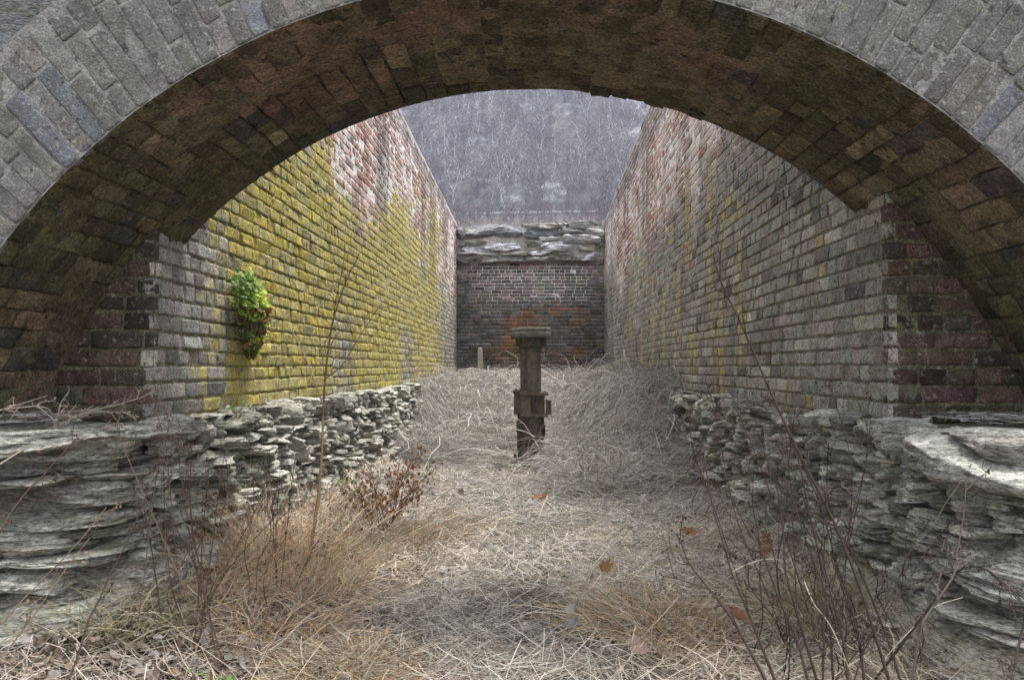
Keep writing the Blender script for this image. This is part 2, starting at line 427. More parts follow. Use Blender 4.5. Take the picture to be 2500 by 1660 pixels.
# ------------------------------------------------------------------ stones
def stones(mb, S, mapf, nl=22, nm=30, strata=.010, sfreq=55, rough=.22, cuts=5, seed=0.0, pw=(6, 14)):
    """S rows: u v n a b c tilt colour(3).  angular slabs with bedding laminae"""
    S = np.asarray(S, float); N = len(S)
    if not N: return
    lat = np.linspace(-math.pi / 2, math.pi / 2, nl); lon = np.linspace(0, 2 * math.pi, nm)
    A, B = np.meshgrid(lat, lon, indexing='ij')
    d = np.stack((np.cos(A) * np.cos(B), np.cos(A) * np.sin(B), np.sin(A)), -1).reshape(1, -1, 3)
    p = R.uniform(*pw, (N, 1, 1))
    r = (np.abs(d) ** p).sum(-1, keepdims=True) ** (-1 / p)
    sd = (np.arange(N) * 7.31 + seed)[:, None]
    n0 = fbm(d[..., 0] * 1.6 + sd, d[..., 1] * 1.6, d[..., 2] * 1.6 + sd, 3)
    q = d * r * (1 + rough * 2 * (n0 - .5))[..., None]
    for k in range(cuts):
        nv = R.normal(size=(N, 1, 3)) * np.array((1.1, .9, .8)); nv /= np.linalg.norm(nv, axis=2, keepdims=True)
        dd = R.uniform(.50, 1.1, (N, 1))
        e = (q * nv).sum(-1) - dd
        q = q - np.maximum(e, 0)[..., None] * nv * .96
    a, b, c, ti = S[:, 3, None], S[:, 4, None], S[:, 5, None], S[:, 6, None]
    u, w, v = q[..., 0] * a, q[..., 1] * c, q[..., 2] * b
    yaw = R.normal(0, .10, (N, 1)); w = w + u * np.tan(yaw) * np.minimum(1, .12 / a)
    v = v + u * np.tan(ti)
    v = v + (fbm((u + S[:, 0, None]) * 7, w * 7, sd, 3) - .5) * np.minimum(b, .05) * .8
    gu, gv = u + S[:, 0, None], v + S[:, 1, None]
    wv = .012 * (fbm(gu * 5, gv * 3, sd, 2) - .5)
    lam = sm(fbm(gu * 4.5, (gv + wv) * sfreq, sd, 2), .43, .55) - .5
    fine = fbm(gu * 14, (gv + wv) * sfreq * 2.4, sd, 2) - .5
    big = fbm(gu * 13, gv * 22, sd, 3) - .5
    ou = np.sign(q[..., 1]) * sm(np.abs(q[..., 1]), .10, .5)
    w = w + ou * (lam * strata * 1.5 + fine * strata * .9 + big * strata * 2.2)
    u = u + np.sign(q[..., 0]) * sm(np.abs(q[..., 0]), .4, .9) * (lam * strata * 1.5 + big * strata * 2)
    ce = np.floor(gu * 8 + 1.6 * fbm(gv * 9, gu * 1.5, sd, 2) + sd); cv_ = np.floor((gv + wv) * 26 + sd)
    blk = .6 * vn(ce, np.floor(sd * 3)) + .4 * vn(ce * 3 + 5, cv_)
    w = w + ou * (blk - .5) * np.minimum(.042, a * .16)
    w = w + ou * (fbm(gu * 4, gv * 5, sd * .37, 2) - .5) * np.minimum(.09, a * .22)
    W = mapf(u + S[:, 0, None], v + S[:, 1, None], w + S[:, 2, None])
    col = S[:, None, 7:10] * (.50 + .45 * fbm((u + sd) * 9, v * 30, w * 9, 3) + .75 * sm(fine, -.25, .25))[..., None]
    Q = (np.arange(N) * nl * nm)[:, None, None] + gridq(nl, nm)[None]
    mb.add(W, Q.reshape(-1, 4), None, col.reshape(-1, 3))

def stone_col(n, base=(.30, .295, .255)):
    return jitter(np.broadcast_to(base, (n, 3)).copy() * R.uniform(.58, 1.35, (n, 1)), .06)

# coping of the end wall
def coping(rows, mb):
    L = []
    for (u, v, a, b, col) in rows:
        L.append((u, v, .01 + random.uniform(-.02, .05), a, b, .17, random.uniform(-.03, .03), *col))
    stones(mb, L, mapE, 22, 40, .012, 30, .26, 6, 5.)
G0, G1, W0, W1, T0 = (.15, .155, .165), (.22, .215, .20), (.60, .60, .63), (.42, .415, .41), (.36, .34, .30)
mb = MB()
E = lambda cx: XL + (cx - 95) / (1385 - 95) * (XR - XL)        # position along the end wall
EV = lambda cy: 1 + (896 - (520 + cy * .2742)) / 1907 * YE
rows = []
for (x0, x1, y0, y1, col) in ((92, 160, 118, 238, G0), (160, 665, 108, 222, G0), (668, 1000, 92, 148, G1), (985, 1070, 92, 142, G1), (1065, 1385, 84, 150, G1), (700, 975, 140, 224, G0), (975, 1205, 150, 210, G1), (1195, 1385, 152, 210, W1),
                          (100, 350, 238, 292, G1), (100, 355, 288, 350, W0), (350, 650, 250, 350, W0), (655, 830, 232, 310, G1), (820, 1050, 218, 262, W1), (1045, 1335, 204, 292, W1), (1330, 1390, 206, 300, G1), (820, 1040, 255, 310, W0),
                          (680, 880, 308, 345, T0), (870, 1170, 292, 345, W0), (1170, 1390, 296, 345, T0), (100, 430, 345, 398, W1), (430, 720, 340, 385, T0), (700, 940, 345, 385, W0), (945, 1190, 340, 425, G1), (1180, 1390, 335, 425, W0), (420, 700, 375, 436, G1), (100, 300, 395, 450, G1), (290, 440, 400, 440, T0), (700, 960, 385, 436, T0)):
    rows.append(((E(x0) + E(x1)) / 2, (EV(y0) + EV(y1)) / 2, (E(x1) - E(x0)) / 2 * 1.03, (EV(y0) - EV(y1)) / 2 * 1.06, col))
coping(rows, mb)
mb.build('stone_coping', M['stone'], we, False)

# rubble foundation walls
def wall_path(side):
    """(u,v,n): u runs from far under the arch along the front face, round the corner and into the yard"""
    xs = XL + .155 if side < 0 else XR - .13
    yc = 2.56 if side < 0 else 2.14; rr = .20; L0 = 1.1; L1 = rr * math.pi / 2
    def f(u, v, n):
        u, v, n = np.broadcast_arrays(u, v, n)
        n = n + .11 * sm(v, .75, .05)
        t = np.clip((u - L0) / L1, 0, 1) * math.pi / 2
        cx, cy = -rr, yc + rr       # local frame: face at local x=0 facing +x
        x = np.where(u < L0, -rr - (L0 - u), cx + (rr + n) * np.sin(t))
        y = np.where(u < L0, yc - n, cy - (rr + n) * np.cos(t))
        far = u > L0 + L1
        x = np.where(far, n, x); y = np.where(far, cy + (u - L0 - L1), y)
        return np.stack((xs + x if side < 0 else xs - x, y, v), -1)
    return f, L0, L1

def rubble(side, yend, seed):
    f, L0, L1 = wall_path(side)
    mb = MB(); U1 = L0 + L1 + (yend - 2.6)
    us = np.concatenate((np.arange(0, L0 + L1 + 2.5, .02), np.arange(L0 + L1 + 2.5, U1, .05)))
    vs = np.linspace(-.12, .775, 60)
    U, V = np.meshgrid(us, vs, indexing='ij')
    n = -.065 + (fbm(U * 7, V * 9, seed, 4) - .5) * .085 + .105 * sm(V + .15 * (fbm(U * 2, V * 2, seed + 3, 2) - .5), .36, .16) * sm(U, L0 - .1, L0 + .3)
    mb.add(f(U, V, n), gridq(*U.shape), None, mixc(mixc((.12, .11, .085), (.22, .205, .165), sm(fbm(U * 4, V * 6, seed + 9, 4), .3, .66).ravel()), (.40, .375, .305), sm(V, .34, .18).ravel()))
    # ledge top
    A, Bv = np.meshgrid(us, np.linspace(0, .95, 26), indexing='ij')
    z = .772 + (fbm(A * 6, Bv * 6, seed, 3) - .5) * .03
    top = f(A, np.full_like(A, .772), -.02 - Bv * np.where(A > L0 + .3, .22, 1)); top[..., 2] = z
    mb.add(top, gridq(*A.shape), None, mixc((.13, .115, .085), (.27, .25, .20), fbm(A * 5, Bv * 5, 3., 3).ravel()))
    near, far, slabs = [], [], []
    v = -.08
    while v < .74:
        h = random.choice((.035, .05, .06, .075, .085, .10)) * random.uniform(.9, 1.1)
        if v + h > .70: h = .775 - v
        u = random.uniform(-.2, 0)
        while u < U1:
            front = u < L0 + L1 * .3
            if front: w = random.uniform(.20, .60)
            elif u < L0 + L1 + 1.2: w = random.uniform(.10, .30)
            else: w = random.uniform(.08, .20)
            hh = h * random.uniform(.85, 1.15)
            batter = .015 + R.normal(0, .024)
            if not front and v < .30 and random.random() < .4: batter -= .05
            z = v + h / 2 + .05 * (vn(u * .9, v * 2, seed) - .5)
            two = h > .065 and random.random() < .3
            for part in range(2 if two else 1):
                hb = hh * (.5 if two else 1); zz = z + (part - .5) * hh * .5 if two else z
                row = (u + w / 2, zz, batter - .07 + R.normal(0, .012), w * .54, hb * (.565 if front else .55), .085 + random.uniform(0, .03), R.normal(.02, .07 if not front else .03), *stone_col(1)[0])
                (slabs if front else near if u < L0 + L1 + 2.6 else far).append(row)
            u += w * random.uniform(.86, .98)
        v += h * .93
    stones(mb, slabs, f, 56, 110, .010, 52, .18, 9, seed)
    stones(mb, near, f, 30, 46, .010, 45, .18, 10, seed + 1)
    stones(mb, far, f, 16, 24, .009, 40, .20, 10, seed + 2)
    return mb, f, L0, L1

mb, fL, L0, L1 = rubble(-1, 12.6, 2.2)
rl = mb.build('rubble_wall', M['stone'], smooth=False)
tag(rl, 'low rubble stone footing of flat schist slabs under the yellow brick wall', 'wall', 'rubble stone footings')
mb = MB()
mapSlab = lambda u, v, n: np.stack((u + 0 * v, 2.44 - n + .05 * u, v + 0 * u), -1)
stones(mb, [(-2.02, .742, -.40, .64, .040, .36, .0, .32, .315, .275)], mapSlab, 54, 140, .014, 45, .20, 8, 31., (6, 8))
cs = mb.build('capstone', M['stone'], rl, False); cs['label'] = 'broad pale flat slab topping the left footing'
mb, fR, L0, L1 = rubble(1, 12.6, 5.9)
rr_ = mb.build('rubble_wall', M['stone'], smooth=False)
tag(rr_, 'low rubble stone footing of rough blocks under the grey right brick wall', 'wall', 'rubble stone footings')
mb = MB()
mapSlab = lambda u, v, n: np.stack((1.30 - n, u + 0 * v, v + 0 * u), -1)
stones(mb, [(2.52, .712, -.42, .50, .084, .50, .015, .36, .355, .315)], mapSlab, 60, 150, .004, 50, .12, 3, 57., (4.5, 5))
cs = mb.build('capstone', M['stone'], rr_); cs['label'] = 'thick rounded pale boulder slab topping the right footing'

# ------------------------------------------------------------------ arch
arch = empty('brick_arch', (AX, YF, 0))
tag(arch, 'broad low brick arch framing the view into the yard', 'arch')
TH = .43
def mapS(u, v, n):      # soffit: u along depth, v along arc from crown
    th = v / AR
    return np.stack((AX + (AR - n) * np.sin(th) + 0 * u, u + 0 * v, AZ + (AR - n) * np.cos(th) + 0 * u), -1)
def mapF(u, v, n):      # ring face: u radial from intrados, v along arc
    th = v / AR
    return np.stack((AX + (AR + u) * np.sin(th), YF - n + 0 * u, AZ + (AR + u) * np.cos(th)), -1)
vmax = AR * rad(76)
off = lambda o: np.array(arch.location)
# soffit
mb = MB()
vs = np.arange(-vmax, vmax, .016); us = np.linspace(YF + .004, YB - .004, 62)
U, V = np.meshgrid(us, vs, indexing='ij')
smear = sm(fbm(U * 3.2, V * 2.6, 6.6, 4), .38, .54)
n = -.013 + smear * .0115 + (fbm(U * 16, V * 16, 2.2, 4) - .5) * .014
# bays where the inner ring has dropped a little
n = n - .012 * sm(fbm(U * 1.3, V * 1.1, 44., 2), .55, .62)
ca = mixc((.05, .046, .028), mixc((.125, .106, .062), (.235, .192, .118), fbm(U * 3, V * 3, 7.7, 4).ravel()), .25 + .75 * smear.ravel())
ca = mixc(ca, np.broadcast_to((.21, .145, .105), ca.shape), sm(fbm(U * 1.6, V * 1.2, 91., 3), .55, .68).ravel() * .8)
ca = mixc(ca, np.broadcast_to((.065, .06, .028), ca.shape), sm(fbm(U * 1.4, V * 1.8, 19., 3), .56, .68).ravel() * .7)
mb.add(mapS(U, V, n), gridq(*U.shape), None, ca)
cu, cv, hw, hh = [], [], [], []
v = -vmax
while v < vmax:
    h = random.choice((.078, .078, .098)) * random.uniform(.93, 1.07); u = YF + .002 - (0 if random.random() < .5 else .1)
    while u < YB - .03:
        w = random.choice((.21, .105, .105, .15)) * random.uniform(.95, 1.05)
        a, b = max(u, YF + .014), min(u + w, YB - .002)
        if b - a > .04: cu.append((a + b) / 2); hw.append((b - a) / 2 - .001); cv.append(v + h / 2); hh.append(h / 2 - random.uniform(.0015, .0055))
        u += w + random.uniform(.004, .009)
    v += h
cu, cv, hw, hh = map(np.array, (cu, cv, hw, hh))
c = mixc((.105, .090, .055), (.21, .168, .104), R.random(len(cu)) ** 1.2)
nn = fbm(cu * 1.6, cv * 1.2, 91., 3)
c = mixc(c, np.broadcast_to((.21, .14, .105), c.shape), sm(nn, .56, .68) * R.random(len(cu)))
c = mixc(c, np.broadcast_to((.085, .08, .038), c.shape), sm(fbm(cu * 1.4, cv * 1.8, 19., 3), .54, .68) * .6)
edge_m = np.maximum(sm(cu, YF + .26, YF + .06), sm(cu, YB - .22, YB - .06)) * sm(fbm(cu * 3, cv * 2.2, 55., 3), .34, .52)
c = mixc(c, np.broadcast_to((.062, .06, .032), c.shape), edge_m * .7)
c = jitter(c, .20); k = R.random(len(cu)); c[k < .06] = c[k < .06] * .25 + (.045, .042, .045)
dep = -.0045 + R.normal(0, .003, len(cu)) + .004 * sm(np.abs(cu - YF), .24, .12) + .006 * sm(np.abs(YB - cu), .26, .12) - .008 * sm(fbm(cu * 1.3, cv * 1.1, 44., 2), .55, .62)
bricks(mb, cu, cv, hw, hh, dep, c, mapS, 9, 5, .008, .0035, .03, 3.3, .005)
def shift(mb):
    o = np.array(arch.location)
    mb.v = [v - o for v in mb.v]; return mb
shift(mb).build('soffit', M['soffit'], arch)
# ring face
mb = MB()
U, V = np.meshgrid(np.linspace(-.002, TH + .03, 34), vs, indexing='ij')
n = -.0045 + (fbm(U * 30, V * 30, 8.8, 3) - .5) * .004
mb.add(mapF(U, V, n), gridq(*U.shape), None, mixc((.20, .195, .18), (.32, .312, .29), fbm(U * 6, V * 6, 4., 3).ravel()))
cu, cv, hw, hh = [], [], [], []
v = -vmax; k = 0
while v < vmax:
    h = .0615 * random.uniform(.92, 1.08); u = 0; 
    seq = random.choice(([.21, .21], [.105, .21, .105], [.21, .105, .105], [.14, .21, .07], [.3, .12]))
    for w in seq:
        w2 = w * random.uniform(.95, 1.05)
        a, b = max(u, .0), min(u + w2, TH)
        if b - a > .03: cu.append((a + b) / 2); hw.append((b - a) / 2 - .003); cv.append(v + h / 2); hh.append(h / 2 - random.uniform(.002, .005))
        u += w2 + .006
    v += h
cu, cv, hw, hh = map(np.array, (cu, cv, hw, hh))
c = mixc((.135, .128, .116), (.225, .216, .198), R.random(len(cu)))
k = R.random(len(cu)); c[k < .08] = (.17, .173, .185); c[(k > .94)] = (.24, .222, .20)
c = jitter(c, .08)
bricks(mb, cu, cv, hw, hh, R.normal(0, .0018, len(cu)), c, mapF, 13, 6, .0032, .002, .03, 6.3, .003)
shift(mb).build('voussoir_ring', M['ring'], arch)
# wall above the ring
mb = MB()
th = np.linspace(-rad(76), rad(76), 90); rr = np.linspace(0, 1, 26)
T, Q = np.meshgrid(th, rr, indexing='ij')
rmax = np.minimum(3.3 / np.maximum(np.abs(np.sin(T)), 1e-3), (4.35 - AZ) / np.maximum(np.cos(T), 1e-3)); r0 = AR + TH + .012
Rr = r0 + (rmax - r0) * Q
X, Z = AX + Rr * np.sin(T), AZ + Rr * np.cos(T)
yy = YF + .035 + (fbm(X * 9, Z * 9, 4., 3) - .5) * .03
mb.add(np.stack((X, yy, Z), -1), gridq(*X.shape), None, mixc((.18, .18, .18), (.32, .32, .31), fbm(X * 4, Z * 7, 3., 3).ravel()))
# back face, top and cheeks of the solid
Rb = AR + .004 + (rmax - AR - .004) * Q
mb.add(np.stack((AX + Rb * np.sin(T), np.full_like(X, YB), AZ + Rb * np.cos(T)), -1), gridq(*X.shape)[:, ::-1], None, (.2, .19, .17))
ed = np.stack((AX + rmax[:, -1] * np.sin(th), AZ + rmax[:, -1] * np.cos(th)), -1)
vv = np.concatenate((np.c_[ed[:, 0], np.full(90, YF + .035), ed[:, 1]], np.c_[ed[:, 0], np.full(90, YB), ed[:, 1]]))
mb.add(vv, [(i, i + 1, 91 + i, 90 + i) for i in range(89)], None, (.2, .19, .17))
SL = []
mapW = lambda u, v, n: np.stack((u + 0 * v, YF + .03 - n, v + 0 * u), -1)
z = .8
while z < 4.3:
    h = random.uniform(.07, .17); x = -3.3
    while x < 3.3:
        w = random.uniform(.2, .6); q = math.hypot(x + w / 2 - AX, z + h / 2 - AZ)
        if q > AR + TH + .10 + w * .28: SL.append((x + w / 2, z + h / 2, -.03 + random.uniform(-.01, .03), w * .5, h * .53, .07, 0, *stone_col(1, (.20, .20, .205))[0]))
        x += w
    z += h * .96
stones(mb, SL, mapW, 16, 26, .010, 50, .16, 4, 12.)
shift(mb).build('stone_facing', M['stone'], arch)

# ------------------------------------------------------------------ ground
def gh(x, y):
    x, y = np.asarray(x, float), np.asarray(y, float)
    b = .02 + .05 * (fbm(x * 1.6, y * 1.6, 2., 3) - .5) + .02 * (fbm(x * 7, y * 7, 5., 2) - .5)
    side = .17 * sm(x, -.75, -1.45) * sm(y, 9, 6) + .10 * sm(x, .7, 1.35)
    far = .62 * sm(y, 8.6, 12.5)
    rgt = .52 * sm(x, .15, .95) * sm(y, 6.0, 8.3)
    lft = .42 * sm(x, -1.0, -1.4) * sm(y, 8.0, 10.0)
    inside = sm(y, 17.2, 16.6)
    heap = far + (1 - far / .62) * np.maximum(rgt, lft) + .10 * sm(y, 7.5, 9) * (fbm(x * 2.2, y * 2.2, 6., 3) - .35)
    return b + side * sm(y, 1.6, 2.8) + heap * inside

gx = np.concatenate((-np.geomspace(2500, 2.2, 22), np.arange(-2.1, 2.0, .035), np.geomspace(2.1, 2500, 22)))
gy = np.concatenate((-np.geomspace(2500, .2, 20), np.arange(0, 1.7, .2), np.arange(1.7, 9, .035), np.arange(9, 17.5, .08), np.geomspace(17.6, 34, 8)))
U, V = np.meshgrid(gx, gy, indexing='ij')
ins = sm(np.abs(U), 2.0, 1.6)
Z = gh(U, V) * ins - .02 * (1 - ins) + np.where((np.abs(U) < 1.7) & (V > 1.5) & (V < 9), (fbm(U * 22, V * 22, 3., 2) - .5) * .025, 0)
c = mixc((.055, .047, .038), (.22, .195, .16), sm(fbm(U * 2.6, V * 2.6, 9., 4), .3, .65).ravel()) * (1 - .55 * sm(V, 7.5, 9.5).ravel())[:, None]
mb = MB(); mb.add(np.stack((U, V, Z), -1), gridq(*U.shape), None, c)
o = mb.build('ground', M['soil']); tag(o, 'earth floor of the roofless yard under dead grass', None, kind='structure')

# ------------------------------------------------------------------ dead grass, straw and leaves on the ground
def lying(n, ylo, yhi, xlo, xhi, lmin, lmax, rmin, rmax, lift, rise, K=4, power=1.0, curl=.5):
    t = R.random(n); y = ylo * (yhi / ylo) ** (t ** power); x = R.uniform(xlo, xhi, n)
    l = R.uniform(lmin, lmax, n); a = R.uniform(0, 2 * math.pi, n); da = R.normal(0, curl, n)
    s = np.linspace(-.5, .5, K)
    aa = a[:, None] + da[:, None] * s
    px = x[:, None] + np.cumsum(np.cos(aa), 1) * (l / K)[:, None]; py = y[:, None] + np.cumsum(np.sin(aa), 1) * (l / K)[:, None]
    z0 = R.random(n) ** 1.6 * lift; tl = R.normal(0, rise, n)
    pz = gh(px, py) + .006 + z0[:, None] + np.maximum(tl[:, None] * s * l[:, None] + .15 * np.abs(tl)[:, None] * l[:, None], -.01)
    return np.stack((px, py, pz), -1), R.uniform(rmin, rmax, n)[:, None] * np.array([.8] + [1.] * (K - 2) + [.4])

def thin(p, r):
    x, y = p[:, 0, 0], p[:, 0, 1]
    k = R.random(len(x)) < .30 - .10 * sm(np.abs(x + .12), .55, .2) * sm(y, 2.2, 3) + .95 * sm(fbm(x * 3.2, y * 3.2, 77., 3), .36, .56)
    return p[k], r[k]
def straw_tint(x, y):
    n = len(x)
    pal = np.array(((.46, .40, .32), (.37, .33, .275), (.55, .50, .42), (.26, .22, .175), (.40, .31, .20), (.36, .34, .31), (.14, .11, .085)))
    p = np.array((.22, .18, .13, .15, .10, .11, .11))
    c = pal[R.choice(len(pal), n, p=p)] * R.uniform(.8, 1.15, (n, 1))
    c = mixc(c, c.mean(1, keepdims=True) * np.array((1.06, 1.0, .92)), .35)
    gold = sm(x + .8 * (fbm(x * 2, y * 2, 4., 3) - .5), -.1, -.8) * sm(y, 4.8, 3.4) * .6 + sm(np.abs(x - .55), .4, .1) * sm(np.abs(y - 2.8), .7, .2) * .35
    c = mixc(c, c * np.array((1.12, .93, .70)), gold)
    c = c * (1 + .25 * sm(y, 2.6, 4.5))[:, None]
    path = sm(np.abs(x + .12), .62, .25) * sm(y, 2.2, 3.0) * sm(y, 7.5, 6)
    c = c * (1 - .16 * path)[:, None]
    grey = np.maximum(np.maximum(sm(y, 3.6, 6), path), .8 * sm(x, -.5, -.9) * sm(y, 2.7, 2.3))
    return mixc(c, mixc(c, c.mean(1, keepdims=True) * np.array((1.08, 1.0, .88)), .75), grey) * 1.5

mb = MB()
p, r = lying(80000, 1.75, 9.0, -1.55, 1.4, .025, .15, .0006, .0014, .026, .30, 4, .85, .7)
r = r * np.clip(p[:, :1, 1] / 2.8, .8, 2.2)
p, r = thin(p, r)
strands(mb, p, r, straw_tint(p[:, 0, 0], p[:, 0, 1]) * (.75 + .5 * fbm(p[:, 0, 0] * 4, p[:, 0, 1] * 4, 5., 3))[:, None], 2)
p, r = lying(5200, 1.75, 7.0, -1.5, 1.4, .10, .32, .0008, .0016, .045, .34, 6, 1.0, .6)
strands(mb, p, r, straw_tint(p[:, 0, 0], p[:, 0, 1]) * 1.12, 3)
o = mb.build('dry_grass', M['straw']); tag(o, 'flattened straw coloured dead grass covering the yard floor', None, kind='stuff')

def leaf_shape(kind):
    if kind == 'oval': a = np.linspace(0, 2 * math.pi, 11)[:-1]; return np.c_[np.cos(a), .55 * np.sin(a)]
    if kind == 'round': a = np.linspace(0, 2 * math.pi, 13)[:-1]; r = 1 - .13 * np.cos(3 * a + .5) ; return np.c_[r * np.cos(a), r * np.sin(a)]
    if kind == 'oak':
        a = np.linspace(0, 2 * math.pi, 31)[:-1]; r = 1 + .15 * np.cos(7 * a + .4) + .05 * np.cos(13 * a); r = np.where(np.abs(a - math.pi) < .2, .8, r)
        return np.c_[r * np.cos(a), .62 * r * np.sin(a)]
    # lobed, like sycamore or oak
    a = np.linspace(0, 2 * math.pi, 27)[:-1]
    r = .80 + .11 * np.cos(5 * a) + .07 * np.cos(12 * a + .6) + .10 * np.cos(2 * a)
    r = np.where(np.abs(a - math.pi) < .25, .35, r)
    return np.c_[r * np.cos(a), r * np.sin(a)]

def leaf(mb, pos, size, nrm, spin, kind, col, cup=.5, fold=.3):
    s = leaf_shape(kind); n = len(s)
    mid = s * .55
    loc = np.concatenate(([[0, 0]], mid, s))
    z = cup * (loc[:, 0] ** 2) * .6 + fold * np.abs(loc[:, 1]) + .12 * np.sin(loc[:, 0] * 4 + spin) * np.abs(loc[:, 1])
    v = np.c_[loc, z] * size
    nrm = np.asarray(nrm, float); nrm /= np.linalg.norm(nrm)
    ref = np.array((math.cos(spin), math.sin(spin), .13)); x = np.cross(ref, nrm); x /= np.linalg.norm(x); y = np.cross(nrm, x)
    v = np.asarray(pos) + v[:, :1] * x + v[:, 1:2] * y + v[:, 2:] * nrm
    i = np.arange(n); j = (i + 1) % n
    mb.add(v, np.stack((1 + i, 1 + n + i, 1 + n + j, 1 + j), -1), np.stack((0 * i, 1 + i, 1 + j), -1), np.asarray(col) * R.uniform(.85, 1.15))

mb = MB()
for k in range(3000):
    if k < 2100: x, y = R.uniform(-1.55, -.55), R.uniform(1.85, 2.9)
    else: x, y = R.uniform(-1.4, 1.4), 1.8 + 5 * R.random() ** 2
    col = random.choice(((.30, .27, .235), (.24, .21, .185), (.36, .33, .31), (.20, .155, .11), (.27, .20, .14)))
    leaf(mb, (x, y, gh(x, y) + .012 + R.random() * .03), R.uniform(.010, .026), R.normal(0, .55, 3) + (0, 0, 1), R.uniform(0, 6), random.choice(('oval', 'oval', 'lobed')), col, R.uniform(-.6, 1), R.uniform(-.2, .7))
o = mb.build('leaf_litter', M['deadleaf'], smooth=False); tag(o, 'small crumpled grey brown leaves scattered among the straw', None, kind='stuff')

# single big fallen leaves
for (zx, zy, d, size, col, nr, cup, label) in (
    (1702, 1418, 2.75, .062, (.20, .085, .045), (-.1, -.55, .8), .3, 'big reddish brown lobed leaf lying in straw amid the dark stems'),
    (1588, 1226, 3.75, .052, (.22, .085, .03), (.2, -.9, .5), .1, 'small rust brown leaf propped against straw near the right footing'),
    (1770, 1258, 3.35, .075, (.23, .10, .045), (-.3, -.9, .3), .2, 'tall upright russet leaf caught behind the dark stems'),
    (1792, 1388, 2.85, .060, (.19, .11, .075), (.2, -.7, .6), .5, 'dull brown leaf half hidden in grass behind the dark stems'),
    (1392, 1312, 3.05, .055, (.27, .135, .045), (.5, -.5, .5), 1.2, 'curled orange tan leaf on the grass tuft right of the path'),
    (1476, 1502, 2.45, .060, (.25, .16, .12), (-.3, -.4, .8), 1.5, 'rolled pale backed brown leaf in the foreground straw'),
    (1246, 1150, 4.75, .068, (.24, .09, .045), (0, -.4, .8), .6, 'reddish leaf lying on the path below the iron column'),
    (1132, 1266, 3.45, .046, (.27, .235, .18), (.1, -.2, .97), .8, 'curled dry pale leaf with dark edges in the middle of the path'),
    (1325, 1402, 2.70, .048, (.30, .25, .20), (-.4, -.5, .7), 1.2, 'pale beige folded leaf right of the path'),
    (1316, 1442, 2.60, .046, (.16, .135, .125), (.3, -.6, .6), 1.3, 'small dark grey crumpled leaf right of the path'),
    (1062, 1138, 4.9, .045, (.13, .085, .06), (.3, -.6, .6), 1.3, 'small dark curled leaf on the left side of the path')):
    q = P(zx, zy, d); q[2] = max(q[2], gh(q[0], q[1]) + .02)
    mb = MB(); leaf(mb, q, size * .70, np.array(nr) * (1, .6, 1.3) + R.normal(0, .2, 3), R.uniform(0, 6), 'oak', np.array(col) * (.82, .92, 1), cup * .7, R.uniform(.25, .6))
    dn = np.array(nr) / np.linalg.norm(nr)
    strands(mb, spline([q, q + (.6 * size, -.3 * size, -.4 * size), q + (1.2 * size, -.5 * size, -.9 * size)], 5)[None], np.array([[.0012]]), np.array([[.2, .12, .06]]))
    o = mb.build('fallen_leaf', M['deadleaf'], loc=q); tag(o, label, 'leaf', 'single big fallen leaves')

# ------------------------------------------------------------------ grass clumps
def clump(name, label, cx, cy, n, rad_, hmin, hmax, pal, droop=.6, lean=(0, 0), r=.0011, cat='grass', group='dry grass clumps', spread=.55):
    n = int(n * .62); r = r * 1.12
    a = R.uniform(0, 2 * math.pi, n); q = np.sqrt(R.random(n)) * rad_
    bx, by = cx + q * np.cos(a), cy + q * np.sin(a)
    l = R.uniform(hmin, hmax, n) * (1 - .35 * q / rad_)
    K = 6; t = np.linspace(0, 1, K)
    dx = np.cos(a) * spread * (.3 + q / rad_) + R.normal(0, .42, n) + lean[0]; dy = np.sin(a) * spread * (.3 + q / rad_) + R.normal(0, .42, n) + lean[1]
    dr = R.uniform(.1, 1, n) * droop
    h = l[:, None] * (t - dr[:, None] * t ** 2.4 * .75)
    px = bx[:, None] + dx[:, None] * l[:, None] * (t ** 1.5); py = by[:, None] + dy[:, None] * l[:, None] * (t ** 1.5)
    pz = gh(bx, by)[:, None] - .01 + h
    kk = np.cumsum(R.normal(0, .018, (n, K)), 1); px = px + kk; py = py + np.cumsum(R.normal(0, .018, (n, K)), 1)
    pz = np.maximum(pz, gh(px, py) + .01)
    pal = np.array(pal); c = pal[R.choice(len(pal), n)] * R.uniform(.75, 1.15, (n, 1))
    mb = MB(); strands(mb, np.stack((px, py, pz), -1), R.uniform(.7, 1.5, n)[:, None] * r * np.array((1, 1, .95, .85, .6, .3)), c, 2)
    o = mb.build(name, M['straw'], loc=(cx, cy, float(gh(cx, cy)))); return tag(o, label, cat, group)

GOLD = ((.66, .45, .25), (.57, .36, .185), (.74, .56, .35), (.34, .22, .13), (.68, .58, .43), (.55, .33, .165))
PALE = ((.52, .45, .34), (.42, .36, .27), (.60, .53, .42), (.28, .23, .17))
OLIV = ((.36, .32, .18), (.30, .27, .15), (.42, .37, .25), (.24, .24, .11))
GREEN = ((.13, .20, .05), (.17, .25, .07), (.22, .25, .10))
clump('grass_clump', 'tall golden grass clump against the left footing beside the thin sapling', -1.08, 3.38, 1700, .32, .22, .56, GOLD + PALE[:3], .42, (.05, 0), .0010, 'grass', 'dry grass clumps', .42)
clump('grass_clump', 'golden brown grass tuft at the foot of the left footing among thin stems', -1.24, 2.92, 700, .20, .12, .30, GOLD[:5] + PALE, .7)
clump('grass_clump', 'low matted mound of golden straw in the left foreground', -.60, 2.48, 2600, .20, .08, .20, PALE + PALE + GOLD[:2], 1.1, (.05, -.3))
clump('grass_clump', 'combed over pale straw tuft beside the golden mound', -.88, 2.72, 900, .20, .12, .27, PALE + GOLD, 1.0, (.3, -.2))
